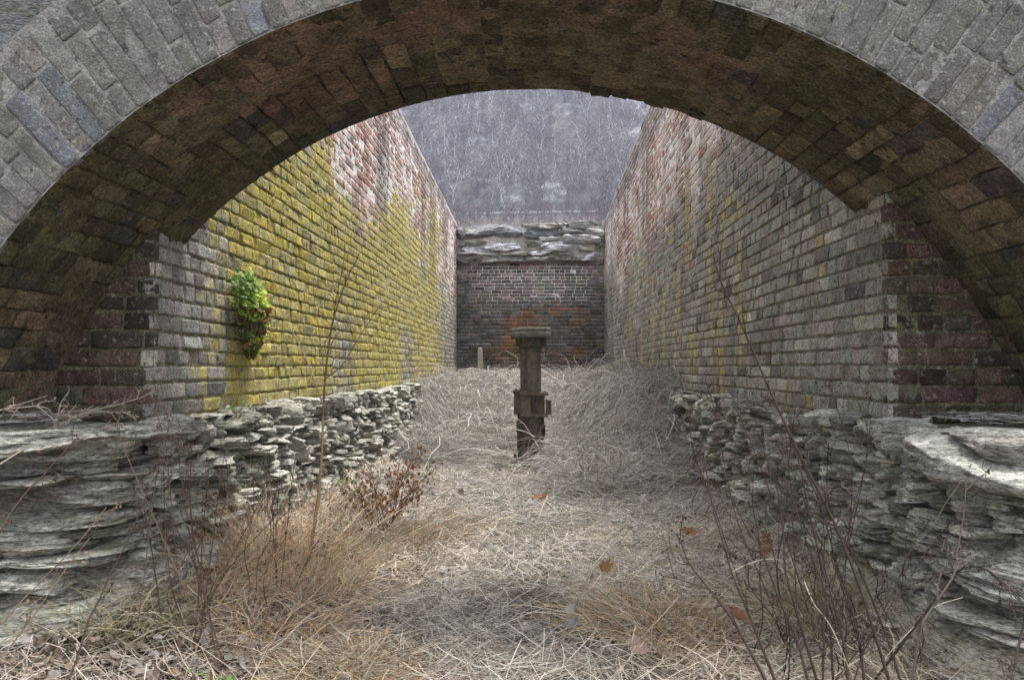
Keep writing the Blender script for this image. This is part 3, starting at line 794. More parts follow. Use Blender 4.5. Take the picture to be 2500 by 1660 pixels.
clump('grass_clump', 'tan straw tuft right of the path under the curled orange tan leaf', .46, 2.95, 1500, .26, .12, .28, OLIV[:2] + PALE + GOLD[:4], 1.0, (-.35, -.1))
clump('grass_clump', 'loose pale grass clump behind the dark stems by the right footing', 1.08, 2.86, 1100, .22, .20, .46, PALE + OLIV, .8, (-.05, 0))
clump('grass_clump', 'low pale grass at the foot of the right boulder', 1.12, 2.25, 1000, .22, .10, .30, PALE, .9)
clump('grass_clump', 'thin greenish dead grass under the left slabs', -1.32, 2.52, 500, .15, .10, .28, OLIV, .9, (.2, -.1))
clump('grass_clump', 'low olive grass fringe right of the rust leaved bush', -.55, 4.75, 900, .30, .08, .22, OLIV + PALE, 1.1, (.3, 0))
clump('grass_clump', 'grey straw fringe at the base of the right rubble', 1.0, 4.1, 1100, .32, .10, .26, PALE, 1.1)
BROWN = ((.24, .16, .10), (.30, .20, .12), (.36, .27, .18), (.18, .12, .08), (.40, .33, .25))
clump('grass_clump', 'brown tangled grass around the foot of the withered bush', -.80, 4.25, 900, .34, .10, .36, BROWN, .7, (.05, 0), .0012)
clump('grass_clump', 'ragged brown tuft under the rubble behind the sapling', -1.2, 4.6, 900, .26, .10, .34, BROWN + PALE, .7, (.1, 0), .0012)
clump('green_tuft', 'fresh green grass tuft left of the path beside the golden clump', -.93, 3.95, 130, .06, .06, .16, GREEN, .7, (0, 0), .0013, 'grass', 'fresh green tufts')
clump('green_tuft', 'small green tuft below the rust leaved bush', -.66, 4.35, 60, .06, .04, .09, GREEN, .8, (0, 0), .0012, 'grass', 'fresh green tufts')
clump('green_tuft', 'sparse green blades on the path below the iron column', .05, 4.6, 70, .1, .05, .12, GREEN + OLIV, .9, (0, 0), .0012, 'grass', 'fresh green tufts')

# ------------------------------------------------------------------ dead vine tangle
def curls(n, xf, yf, lmin, lmax, hmax, K=8, wig=.75):
    x, y = xf(n), yf(n)
    l = R.uniform(lmin, lmax, n); a = R.uniform(0, 2 * math.pi, n)
    da = np.cumsum(R.normal(0, wig, (n, K)), 1); aa = a[:, None] + da
    st = (l / K)[:, None]
    px = np.clip(x[:, None] + np.cumsum(np.cos(aa), 1) * st, XL + .02, XR - .03); py = np.clip(y[:, None] + np.cumsum(np.sin(aa), 1) * st * .8, 2, YE - .05)
    t = np.linspace(0, 1, K); hh = R.random(n)[:, None] ** 1.5 * hmax
    pz = gh(px, py) + hh * np.sin(math.pi * (t * .8 + .1)) + R.random(n)[:, None] ** 2 * hmax * .8 + np.cumsum(R.normal(0, .012, (n, K)), 1)
    return np.stack((px, py, np.maximum(pz, gh(px, py) + .005)), -1)
def vine_tint(n):
    pal = np.array(((.38, .345, .31), (.30, .265, .235), (.48, .44, .395), (.15, .125, .105), (.54, .50, .45), (.33, .27, .21)))
    return pal[R.choice(6, n, p=(.24, .24, .13, .24, .05, .10))] * (.95, 1, 1.05) * R.uniform(1.0, 1.5, (n, 1))
mb = MB()
p = curls(21000, lambda n: R.uniform(XL, XR, n), lambda n: R.uniform(9.0, YE, n) , .3, .9, .17)
strands(mb, p, R.uniform(.0013, .0032, (len(p), 1)) * np.linspace(1.1, .5, 8), vine_tint(len(p)))
p = curls(15000, lambda n: R.uniform(.30, XR, n), lambda n: R.uniform(5.6, 9.5, n), .25, .8, .24)
strands(mb, p, R.uniform(.0010, .0025, (len(p), 1)) * np.linspace(1.1, .5, 8), vine_tint(len(p)))
p = curls(7000, lambda n: R.uniform(XL + .2, -.9, n), lambda n: R.uniform(7.4, 10.5, n), .25, .8, .2)
strands(mb, p, R.uniform(.0010, .0025, (len(p), 1)) * np.linspace(1.1, .5, 8), vine_tint(len(p)))
p = curls(5000, lambda n: R.uniform(-.9, 1.2, n), lambda n: R.uniform(4.6, 8.6, n), .2, .6, .06)
p = p[~((np.abs(p[:, :, 0] + .02) < .26) & (p[:, :, 1] > 6.7) & (p[:, :, 1] < 7.9)).any(1)]
strands(mb, p, R.uniform(.0012, .0028, (len(p), 1)) * np.linspace(1.1, .5, 8), vine_tint(len(p)) * 1.05)
p = curls(900, lambda n: R.uniform(.35, 1.35, n), lambda n: R.uniform(3.2, 6.0, n), .25, .7, .16)
strands(mb, p, R.uniform(.0009, .0020, (len(p), 1)) * np.linspace(1.1, .5, 8), vine_tint(len(p)))
n = 900                                          # dead upright stalks standing in the tangle
x, y = R.uniform(-1.4, 1.35, n), R.uniform(6.5, 15.5, n); x = np.where((y < 9.2) & (x < .3), R.uniform(.3, 1.35, n), x)
t = np.linspace(0, 1, 6); l = R.uniform(.15, .5, n)[:, None]; dx, dy = R.normal(0, .3, (n, 1)), R.normal(0, .3, (n, 1))
p = np.stack((x[:, None] + dx * l * t ** 1.5 + R.normal(0, .006, (n, 6)), y[:, None] + dy * l * t ** 1.5, gh(x, y)[:, None] + l * t), -1)
strands(mb, p, R.uniform(.0012, .0026, (n, 1)) * np.linspace(1.1, .5, 6), vine_tint(n) * .8)
p = curls(2600, lambda n: R.uniform(XL, XR, n), lambda n: R.uniform(6.6, 15.0, n), .25, .8, .24, 10, .7)
p = p[(p[:, 0, 0] > .25) | (p[:, 0, 1] > 9.0)]
strands(mb, p, R.uniform(.0022, .0046, (len(p), 1)) * np.linspace(1.1, .5, 10) * np.clip(p[:, :1, 1] / 10, .6, 1.2), vine_tint(len(p)) * 1.35)
# longer pale whips arching out of the mass
p = curls(150, lambda n: R.uniform(-1.3, 1.3, n), lambda n: R.uniform(6.2, 12.5, n), .6, 1.5, .42, 8, .35)
strands(mb, p, R.uniform(.0020, .0040, (len(p), 1)) * np.linspace(1.1, .5, 8), vine_tint(len(p)) * 1.35)
o = mb.build('vine_tangle', M['straw']); tag(o, 'heap of dead grey vines and brambles filling the far end of the yard', None, kind='stuff')

# ------------------------------------------------------------------ iron columns
def column(x, y, z, s, label):
    root = empty('iron_column', (x, y, z)); tag(root, label, 'column', 'rusty machine columns')
    def part(name, fn, col):
        mb = MB(); fn(mb, col); return mb.build(name, M['iron'], root, smooth=False)
    sq = lambda w, d: np.array(((-w, -d), (w, -d), (w, d), (-w, d))) * .5
    oc = lambda w: ngon(8, w / 2 / math.cos(math.pi / 8), rot=math.pi / 8)
    part('base_flange', lambda m, c: (prism(m, ngon(20, .142), 0, .055, c, .01), prism(m, ngon(20, .098), .055, .085, c)), (.16, .15, .125))
    part('lower_shaft', lambda m, c: (prism(m, ngon(16, .104), .085, .30, c), prism(m, ngon(16, .112), .30, .42, c), prism(m, ngon(16, .100), .42, .50, c), *[prism(m, ngon(6, .012, .126 * math.cos(k), .126 * math.sin(k)), .055, .075, c, .002) for k in np.arange(8) * .785]), (.095, .084, .070))
    def bx(m, c):
        prism(m, sq(.275, .22), .50, .53, c, .004); prism(m, sq(.285, .23), .715, .748, c, .004)
        prism(m, sq(.10, .20) + (-.085, 0), .53, .715, np.array(c) * 1.15, .004); prism(m, sq(.14, .15) + (.035, .02), .53, .715, c, .004)
        prism(m, sq(.055, .18) + (.145, .0), .525, .67, np.array(c) * .8, .004)
        for bxn in (-.11, .11):
            prism(m, ngon(6, .014, bxn, -.08), .748, .762, c, .002)
    part('gear_box', bx, (.13, .108, .085))
    part('upper_shaft', lambda m, c: prism(m, oc(.138), .748, 1.205, c, .004), (.15, .132, .115))
    part('collar', lambda m, c: (prism(m, oc(.17), 1.19, 1.21, c, .003), prism(m, ngon(12, .122), 1.21, 1.30, c, .006)), (.10, .088, .07))
    def cap(m, c):
        prism(m, np.array(((-.17, -.12), (-.12, -.17), (.12, -.17), (.17, -.12), (.17, .12), (.12, .17), (-.12, .17), (-.17, .12))), 1.30, 1.355, c, .008)
        prism(m, np.array(((-.165, -.10), (-.10, -.165), (.12, -.165), (.168, -.10), (.168, .11), (.11, .168), (-.11, .168), (-.165, .11))), 1.355, 1.40, np.array(c) * 1.12, .008)
    part('cap', cap, (.125, .122, .108))
    root.scale = (s, s, s); return root
q = P(1232, 1074, 7.5)
column(q[0], 7.5, float(q[2]), .94, 'rusty iron column with square cap standing front of the pair')
column(q[0] - .075, 7.90, float(q[2]), .95, 'rusty iron column half hidden right behind the front one')

# wooden stake
q = P(1107, 880, 14.0); zb = float(gh(q[0], 14.0)) - .15
mb = MB(); h = P(1107, 802, 14.0)[2] - zb
pts = np.array(((-.04, -.035), (.04, -.035), (.04, .035), (-.04, .035)))
prism(mb, pts, 0, h - .03, (.36, .33, .28), .004); prism(mb, pts * .8 + (-.005, 0), h - .03, h, (.40, .37, .32), .012)
o = mb.build('wooden_stake', M['wood'], smooth=False); o.location = (q[0], 14.0, zb); tag(o, 'grey wooden stake standing in the vines before the end wall', 'stake')

# ------------------------------------------------------------------ stems and weeds
def stem_pts(px, d0, d1):
    n = len(px)
    return [P(a, b, d0 + (d1 - d0) * i / max(n - 1, 1)) for i, (a, b) in enumerate(px)]
r7 = lambda L: [(x * .3827 / 1.0589, (1060 + y * .3827) / 1.0589) for x, y in L]
r8 = lambda L: [((1600 + x * .3827) / 1.0589, (1060 + y * .3827) / 1.0589) for x, y in L]
r4 = lambda L: [(x * .3827 / 1.0589, (500 + y * .3827) / 1.0589) for x, y in L]
def ground_end(pts):
    """carry a stem on down into the soil"""
    a, b = pts[-1], pts[-2]; d = (a - b) / np.linalg.norm(a - b)
    z = gh(a[0], a[1])
    if a[2] > z and d[2] < -.05:
        a2 = a + d * (a[2] - z + .03) / -d[2]; pts = pts + [a2]
    return pts
def stem(mb, pts, r0, r1, col, twigs=0, tl=.08, n=26, buds=False, wob=.004):
    p = spline(pts, n); p = p + np.cumsum(R.normal(0, wob * .35, p.shape), 0) * np.linspace(0, 1, n)[:, None] * .5
    rr = np.linspace(r0, r1, n) * (1 + .25 * (R.random(n) - .5))
    strands(mb, p[None], rr[None], np.array([col]), 6)
    for k in range(twigs):
        i = R.integers(int(n * .25), n - 1); t = p[min(i + 1, n - 1)] - p[i]; t /= np.linalg.norm(t) + 1e-9
        s = R.normal(size=3); s -= t * (s @ t); s /= np.linalg.norm(s)
        d = t * R.uniform(.5, 1.1) + s * R.uniform(.4, 1.0); l = tl * R.uniform(.4, 1.4)
        e = [p[i], p[i] + d * l * .5 + R.normal(0, .1, 3) * l, p[i] + d * l + R.normal(0, .2, 3) * l]
        q = spline(e, 7); strands(mb, q[None], np.linspace(r1 * 1.1, r1 * .5, 7)[None], np.array([col]) * 1.1, 4)
        for j in range(2 if buds else 1):
            f = q[R.integers(2, 7)]; e2 = f + R.normal(0, .35, 3) * l
            strands(mb, spline([f, (f + e2) / 2 + R.normal(0, .08, 3) * l, e2], 5)[None], np.linspace(r1 * .8, r1 * .4, 5)[None], np.array([col]) * 1.15, 3)
        if buds:
            for j in range(3):
                f = q[R.integers(3, 7)] + R.normal(0, .004, 3); leaf(mb, f, R.uniform(.003, .007), R.normal(size=3), R.uniform(0, 6), 'oval', np.array(col) * 1.3, 1, .5)
    return p

def weed(name, label, stems, cat='weed', group=None, col=(.046, .032, .025), r=(.0042, .0016), twigs=8, tl=.08, buds=True, parts='stem'):
    base = stems[0][-1]
    root = empty(name, tuple(base)); tag(root, label, cat, group)
    for pts in stems:
        mb = MB(); stem(mb, ground_end(list(pts)[::1])[::-1], r[0], r[1], np.array(col) * R.uniform(.8, 1.25), twigs, tl, buds=buds)
        o = mb.build(parts, M['twig'], root); o.data.transform(__import__('mathutils').Matrix.Translation(-root.location))
    return root

g = 'dark dead weed stems in the foreground'
weed('dead_weed', 'tallest dark dead weed stem reaching up across the right brick wall', [stem_pts([(1645, 590), (1665, 660), (1702, 735), (1748, 840), (1790, 935), (1850, 1060), (1905, 1165), (1960, 1290), (2008, 1430), (2050, 1568)], 2.35, 2.0)], 'weed', g, twigs=16, tl=.07, r=(.0042, .0022))
weed('dead_weed', 'pair of thin dark weed stems fanning left in the right foreground', [stem_pts(r8([(160, 640), (230, 830), (350, 990), (500, 1190), (700, 1560)]), 2.15, 1.95), stem_pts(r8([(330, 150), (370, 420), (430, 650), (500, 900), (620, 1200), (760, 1560)]), 2.2, 2.0)], 'weed', g)
weed('dead_weed', 'dark branching weed of four upright stems in the right foreground', [stem_pts(r8([(480, 420), (570, 590), (680, 770), (800, 1080), (900, 1300), (970, 1560)]), 2.2, 2.02), stem_pts(r8([(690, 120), (770, 330), (815, 620), (830, 860), (880, 1060), (1010, 1500)]), 2.3, 2.08), stem_pts(r8([(840, 330), (920, 560), (1010, 800), (1070, 960), (1110, 1180), (1130, 1500)]), 2.35, 2.1), stem_pts(r8([(1060, 980), (1072, 1200), (1068, 1560)]), 2.05, 2.0)], 'weed', g)
weed('dead_weed', 'dark weed of three long stems crossing the right rubble', [stem_pts(r8([(850, 0), (910, 170), (975, 480), (1060, 830), (1130, 1060), (1210, 1380), (1230, 1560)]), 2.3, 2.05), stem_pts(r8([(880, 80), (1040, 440), (1150, 800), (1240, 1080), (1300, 1330), (1330, 1560)]), 2.3, 2.08), stem_pts(r8([(1040, 560), (1190, 660), (1300, 870), (1430, 1180), (1500, 1370), (1560, 1560)]), 2.3, 2.1)], 'weed', g)
weed('dead_weed', 'thin dark weed leaning right before the right boulder', [stem_pts(r8([(1900, 540), (1720, 760), (1600, 950), (1450, 1170), (1330, 1380), (1290, 1500)]), 2.4, 2.15), stem_pts(r8([(1760, 520), (1640, 700), (1520, 1000), (1380, 1260), (1260, 1420)]), 2.45, 2.2)], 'weed', g, r=(.0022, .001))
weed('dead_weed', 'reddish bare twiggy weed standing before the right rubble', [stem_pts([(1628, 880), (1650, 960), (1672, 1080), (1700, 1200), (1745, 1310)], 3.0, 2.85), stem_pts([(1700, 940), (1725, 1000), (1760, 1090), (1800, 1200), (1840, 1330)], 2.9, 2.75), stem_pts([(1590, 950), (1600, 1040), (1640, 1150), (1690, 1300)], 3.1, 2.9), stem_pts([(1820, 930), (1812, 1000), (1822, 1100), (1830, 1260)], 2.9, 2.75)], 'weed', g, (.085, .05, .04), (.0026, .0010), 18, .09)
weed('dead_weed', 'slender black weed standing against the right footing below the pier corner', [stem_pts([(2028, 900), (2012, 960), (2000, 1060), (1975, 1150), (1950, 1240)], 2.9, 2.8), stem_pts([(1955, 890), (1985, 950), (2000, 1010), (1985, 1120), (1960, 1240)], 2.95, 2.8), stem_pts([(1905, 860), (1925, 930), (1950, 1010), (1965, 1110), (1955, 1240)], 2.95, 2.8)], 'weed', g, (.09, .065, .055), (.0022, .0008), 12, .06)
weed('bramble', 'thorny grey bramble cane zigzagging in the lower right corner', [stem_pts(r8([(1985, 280), (1960, 560), (1925, 760), (1900, 900), (1760, 1110), (1690, 1250), (1640, 1560)]), 2.0, 1.85), stem_pts(r8([(2350, 1040), (2230, 930), (2110, 850), (1980, 850), (1900, 900), (1870, 940)]), 1.9, 1.98)], 'bramble', None, (.075, .06, .052), (.0034, .0018), 12, .06)
weed('bramble', 'dark cane rising at the right frame edge beside the slabs', [stem_pts(r8([(2500, 900), (2420, 1050), (2350, 1230), (2290, 1500), (2270, 1600)]), 1.9, 1.85)], 'bramble', None, (.09, .065, .055), (.0035, .002), 6, .05)

L_ = []
for k in range(12):
    bx, by = R.uniform(.72, 1.22), R.uniform(2.05, 2.75); h = R.uniform(.35, .85); ln = R.uniform(-.5, .12)
    L_.append([np.array((bx + ln * h * t ** 1.2 + R.normal(0, .012), by + R.normal(0, .03), float(gh(bx, by)) + h * t)) for t in np.linspace(1, 0, 6)])
weed('dead_weed', 'thicket of fine dark twiggy stems filling the right foreground', L_, 'weed', 'dark dead weed stems in the foreground', r=(.0025, .0010), twigs=11, tl=.10)
L_ = []
for k in range(9):
    bx, by = R.uniform(-1.32, -.95), R.uniform(2.5, 3.3); h = R.uniform(.35, .75); ln = R.uniform(-.3, .35)
    L_.append([np.array((bx + ln * h * t ** 1.2 + R.normal(0, .012), by + R.normal(0, .03), float(gh(bx, by)) + h * t)) for t in np.linspace(1, 0, 6)])
weed('dead_weed', 'fine reddish brown stems standing against the left rubble', L_, 'weed', 'dark dead weed stems in the foreground', (.10, .06, .042), (.0020, .0009), 8, .07)
g = 'dark dead weed stems in the foreground'
weed('dead_weed', 'long dark weed stem slanting across the left slabs', [stem_pts(r7([(1015, 230), (950, 350), (830, 640), (720, 850), (640, 1040), (560, 1200), (500, 1400), (440, 1560)]), 2.5, 1.95)], 'weed', g, twigs=8, r=(.0034, .0015))
weed('bramble', 'reddish thorny cane arching over the left slabs', [stem_pts(r7([(500, 0), (400, 110), (290, 240), (190, 340), (90, 470), (0, 620), (-120, 820)]), 2.1, 1.9)], 'bramble', None, (.075, .048, .038), (.0028, .0014), 10, .05)
weed('bramble', 'pale tan cane crossing the left slabs low down', [stem_pts(r7([(670, 460), (600, 560), (470, 720), (250, 950), (130, 1070), (0, 1220), (-140, 1380)]), 2.3, 1.95), stem_pts(r7([(560, 660), (400, 880), (230, 1130), (100, 1300), (0, 1440), (-120, 1600)]), 2.2, 1.9)], 'bramble', None, (.15, .105, .075), (.0024, .0012), 6, .05)
weed('dead_weed', 'bushy dark weed with many stems rising from the grass by the left footing', [stem_pts(r7(L), 2.75, 2.55) for L in (
    [(1720, 280), (1640, 460), (1550, 650), (1450, 830), (1380, 920), (1300, 1110), (1230, 1260)],
    [(1790, 470), (1700, 580), (1560, 730), (1440, 880), (1330, 1060), (1240, 1250)],
    [(1330, 300), (1310, 450), (1295, 620), (1285, 830), (1270, 1000)],
    [(1060, 420), (1120, 580), (1190, 730), (1250, 850), (1290, 990)],
    [(1420, 130), (1390, 330), (1370, 500), (1350, 720), (1320, 950)],
    [(1040, 130), (1045, 420), (1060, 700), (1090, 950), (1160, 1190)],
    [(930, 480), (965, 680), (995, 880), (1015, 1070)],
    [(1240, 80), (1220, 400), (1235, 640), (1275, 850)])], 'weed', g, (.065, .042, .030), (.0028, .0011), 5, .08)
weed('dead_weed', 'dark twiggy weed behind the golden clump on the left', [stem_pts(r7(L), 3.25, 3.15) for L in ([(1790, 250), (1770, 500), (1760, 700), (1765, 880)], [(1690, 120), (1720, 330), (1740, 560), (1755, 850)], [(2120, 560), (2030, 680), (1960, 800), (1890, 960)], [(1880, 150), (1850, 420), (1820, 700), (1800, 900)])], 'weed', g, (.07, .046, .036), (.0026, .0010), 12, .10)
weed('dead_weed', 'brittle reddish weed on the left ledge edge before the pier', [stem_pts(r4([(985, 1190), (1000, 1290), (1030, 1400), (1060, 1530), (1075, 1700)]), 2.75, 2.7), stem_pts(r4([(760, 1340), (740, 1440), (790, 1560), (860, 1720)]), 2.6, 2.55), stem_pts(r4([(1120, 1330), (1060, 1480), (1010, 1640), (990, 1800)]), 2.7, 2.6)], 'weed', g, (.13, .085, .07), (.0018, .0008), 14, .06)
weed('bramble', 'grey dry cane leaning from the left ledge up to the pier corner', [stem_pts(r4([(980, 1180), (900, 1225), (760, 1265), (620, 1300), (500, 1345), (420, 1380)]), 2.95, 2.75), stem_pts(r4([(830, 1305), (700, 1310), (560, 1330), (470, 1360), (430, 1385)]), 2.95, 2.75)], 'bramble', None, (.30, .26, .19), (.0032, .0022), 5, .05)
weed('bramble', 'thorny bramble loop trailing in the dark left corner under the arch', [stem_pts(r4([(470, 1345), (380, 1340), (330, 1380), (320, 1310), (250, 1285), (130, 1290), (0, 1310), (-100, 1340)]), 2.7, 2.45)], 'bramble', None, (.24, .20, .17), (.0026, .0022), 14, .05)

# young tree on the left
sap = empty('sapling', tuple(P(708, 1318, 3.45))); tag(sap, 'thin bare sapling with a tan stem crossing the yellow wall', 'sapling')
import mathutils
TR = mathutils.Matrix.Translation(-sap.location)
def sp(name, pts, r0, r1, col, tw):
    mb = MB(); stem(mb, pts, r0, r1, col, tw, .10, 34, False, .002); o = mb.build(name, M['twig'], sap); o.data.transform(TR)
d = 3.45
main = stem_pts([(706, 1335), (712, 1290), (724, 1220), (735, 1140), (742, 1050), (745, 960), (749, 880), (757, 810), (766, 750), (780, 700), (803, 640), (830, 585)], d, 3.7)
sp('stem', main[:6], .0095, .0052, (.30, .20, .105), 0)
sp('stem', main[5:], .0055, .0022, (.15, .10, .07), 8)
sp('branch', [main[5] + (0, 0, .05)] + stem_pts([(725, 880), (705, 825), (682, 780), (655, 740)], 3.5, 3.55), .0038, .0018, (.34, .29, .22), 4)
sp('branch', [main[6] + (0, 0, .01)] + stem_pts([(790, 840), (820, 790), (850, 745), (880, 700)], 3.6, 3.75), .0032, .0017, (.15, .10, .08), 5)
sp('branch', [main[8]] + stem_pts([(775, 690), (790, 620), (796, 560)], 3.6, 3.65), .0028, .0016, (.15, .10, .08), 4)
sp('branch', [main[6]] + stem_pts([(738, 780), (725, 700), (722, 640)], 3.55, 3.6), .0018, .0008, (.2, .15, .12), 2)

# rust leaved bush
bush = empty('withered_bush', tuple(P(880, 1215, 4.4))); tag(bush, 'withered bush with hanging rust brown leaves left of the path', 'bush')
TB = mathutils.Matrix.Translation(-bush.location)
ms, ml = MB(), MB()
for (zx, zy) in ((960, 1065), (985, 1045), (930, 1080), (905, 1060), (870, 1070), (840, 1090), (815, 1110), (790, 1080), (945, 1110), (975, 1120), (900, 1120), (860, 1130), (820, 1150), (770, 1120), (990, 1090), (1010, 1080)):
    b = P(R.uniform(855, 905), 1222, R.uniform(4.2, 4.5)); e = P(zx + R.normal(0, 8), zy, R.uniform(4.1, 4.6)); m_ = (b + e) / 2 + (0, 0, .03)
    p = stem(ms, [b, m_, e], .0030, .0012, (.12, .07, .045), 16, .11, 18, False)
    for k in range(24):
        q = p[R.integers(5, 18)] + R.normal(0, .035, 3)
        leaf(ml, q, R.uniform(.006, .016), R.normal(0, 1, 3) + (0, -.8, 0), R.uniform(0, 6), 'oval', random.choice(((.30, .12, .035), (.22, .09, .035), (.17, .085, .045), (.34, .17, .05), (.12, .075, .05), (.25, .17, .09))), R.uniform(0, 1.2), .5)
o = ms.build('twigs', M['twig'], bush); o.data.transform(TB)
o = ml.build('leaves', M['deadleaf'], bush, False); o.data.transform(TB)

# pale reeds
for (L, d0, d1, r0, label) in (
    (r8([(480, 885), (580, 830), (700, 796), (800, 800), (905, 822)]), 2.3, 2.35, .0030, 'pale arched stalk bent over among the dark stems'),
    (r8([(2015, 190), (1930, 330), (1850, 440), (1780, 560), (1640, 720), (1500, 880), (1400, 980)]), 2.3, 2.6, .0025, 'long straight tan stalk leaning before the right boulder'),
    (r8([(1960, 1040), (1780, 1100), (1640, 1230), (1500, 1380), (1400, 1510)]), 2.2, 2.0, .0020, 'pale grey stalk slanting through the lower right grass'),
    (r8([(950, 940), (1010, 1080), (1100, 1200), (1170, 1340), (1260, 1560)]), 2.1, 1.95, .0030, 'pale limp vine hanging through the dark stems'),
    (r8([(940, 760), (960, 660), (1050, 590), (1120, 560), (1110, 760), (1130, 880)]), 2.5, 2.4, .0022, 'pale looped tendril at the middle of the dark stems'),
    ([(915, 1250), (975, 1230), (1030, 1205), (1075, 1192), (1125, 1187)], 3.3, 3.75, .0042, 'fallen reddish twig lying across the path'),
    ([(620, 1500), (660, 1470), (700, 1430), (745, 1395)], 2.2, 2.5, .0028, 'pale broken stalk in the left foreground litter'),
    (r7([(190, 1520), (320, 1490), (480, 1450), (640, 1400), (840, 1340)]), 2.05, 2.3, .0024, 'long pale stalk lying on the litter under the left slabs')):
    pts = stem_pts(L, d0, d1); pts = [np.array((a[0], a[1], max(a[2], gh(a[0], a[1]) + .012))) for a in pts]
    mb = MB(); stem(mb, pts, r0 * .72, r0 * .2, (.34, .30, .245) if 'reddish' not in label else (.27, .19, .14), 0, .05, 20)
    o = mb.build('dry_stalk', M['twig'], loc=pts[0]); tag(o, label, 'stalk', 'single dry stalks')

# ------------------------------------------------------------------ green plant hanging on the yellow wall
cp = P(570, 735, 4.2)
hp = empty('hanging_plant', (XL, 4.35, 1.25)); tag(hp, 'leafy green plant hanging on the yellow brick wall', 'plant')
TH_ = mathutils.Matrix.Translation(-hp.location)
ml, md, ms = MB(), MB(), MB()
for k in range(1500):
    t = R.random() ** .8                                   # 0 top, 1 bottom
    yc_ = 4.13 + .17 * t; wy = .055 + .10 * math.sin(math.pi * min(t * .9 + .08, 1)); n_ = .03 + .11 * math.sin(math.pi * min(t * .85 + .15, 1))
    a = R.uniform(-1, 1); yy_ = yc_ + a * wy; xx = XL + .015 + n_ * R.random() ** .6 * math.sqrt(max(0, 1 - a * a * .8)); zz = 1.50 - .43 * t + R.normal(0, .012)
    if t > .42 and a < .45 and R.random() < .62:
        if R.random() < .5: leaf(md, (xx, yy_, zz), R.uniform(.016, .030), R.normal(0, .5, 3) + (1, -.4, .1), R.uniform(0, 6), 'oval', random.choice(((.20, .10, .05), (.13, .09, .05), (.10, .10, .045), (.25, .14, .07), (.09, .10, .04))), .8, .4)
        continue
    u = a * .5 + .5
    col = np.array(mixc((.13, .27, .10), (.56, .68, .08), np.clip(.22 + u * .8 + .2 * t + R.normal(0, .15), 0, 1)))
    if t < .22: col = col * .6 + np.array((.16, .24, .15)) * .4
    leaf(ml, (xx, yy_ + R.normal(0, .012), zz + R.normal(0, .012)), R.uniform(.007, .017), R.normal(0, .45, 3) + (.9, -.35, .65), R.uniform(0, 6), 'round', col, .2, .12)
for k in range(30):
    y0 = 4.15 + R.normal(0, .02); z0 = 1.49; e = np.array((XL + R.uniform(.03, .11), 4.13 + R.uniform(-.03, .26), R.uniform(1.1, 1.42)))
    strands(ms, spline([(XL - .01, y0, z0), (XL + .08, (y0 + e[1]) / 2, (z0 + e[2]) / 2 + .05), e], 8)[None], np.array([[.0012]]), np.array([[.20, .23, .08]]))
for mbx, nm, mt in ((ml, 'leaves', 'leaf'), (md, 'dead_leaves', 'deadleaf'), (ms, 'stems', 'twig')):
    o = mbx.build(nm, M[mt], hp, False); o.data.transform(TH_)

def sprig(zx, zy, d, n, size, cols, label, spread=.03):
    q = P(zx, zy, d); root = empty('green_sprig', tuple(q)); tag(root, label, 'plant', 'small green sprigs')
    ml = MB(); ms = MB()
    for k in range(n):
        e = np.array((R.normal(0, spread), R.normal(0, spread), abs(R.normal(0, spread)) + .005))
        leaf(ml, e, size * R.uniform(.7, 1.3), R.normal(0, .5, 3) + (0, -.3, 1), R.uniform(0, 6), 'oval', random.choice(cols), .3, .3)
        strands(ms, spline([(0, 0, -.03), e * .5, e], 5)[None], np.array([[.0009]]), np.array([[.15, .15, .06]]))
    ml.build('leaves', M['leaf'], root, False); ms.build('stems', M['twig'], root)
gc = ((.20, .34, .05), (.14, .25, .06), (.28, .36, .08))
sprig(548, 955, 3.75, 16, .012, ((.15, .27, .10), (.22, .34, .10), (.45, .48, .42)), 'tiny green plant growing on the left ledge under the yellow bricks', .028)
sprig(790, 1122, 4.5, 9, .016, gc, 'bright green sprig beside the rust leaved bush', .04)
sprig(1490, 1102, 6.2, 8, .015, gc, 'small green sprig at the edge of the vine heap', .05)
sprig(1338, 1052, 7.2, 7, .018, gc, 'green sprout in the vines right of the column base', .04)
sprig(1575, 1108, 5.4, 6, .014, gc, 'small green sprig at the base of the right rubble', .04)
sprig(455, 1592, 1.97, 7, .010, ((.10, .22, .05), (.16, .30, .06)), 'green leaves at the bottom edge in the left litter', .03)
sprig(500, 1590, 1.97, 6, .010, ((.12, .25, .05), (.19, .32, .07)), 'second green sprig at the bottom edge, nearer the golden mound', .03)

# litter on the ledges
for side in (-1, 1):
    mb = MB()
    n = 260; xs_ = R.uniform(1.55, 2.2, n) if side > 0 else R.uniform(-2.3, -1.7, n); ys_ = R.uniform(2.75, 3.22, n)
    l = R.uniform(.03, .16, n); a = R.uniform(0, 6.28, n); t = np.linspace(-.5, .5, 4)
    p = np.stack((xs_[:, None] + np.cos(a)[:, None] * l[:, None] * t, ys_[:, None] + np.sin(a)[:, None] * l[:, None] * t, np.full((n, 4), .80) + R.random((n, 1)) * .025), -1)
    strands(mb, p, R.uniform(.001, .003, (n, 1)), vine_tint(n) * .9)
    for k in range(110): leaf(mb, (random.choice(xs_), random.choice(ys_), .80 + R.random() * .02), R.uniform(.008, .022), R.normal(0, .4, 3) + (0, 0, 1), R.uniform(0, 6), 'oval', (.22, .19, .16), .8, .4)
    o = mb.build('ledge_litter', M['twig']); tag(o, 'twigs and crumbs of dead leaves on the %s ledge under the arch' % ('left' if side < 0 else 'right'), None, kind='stuff')

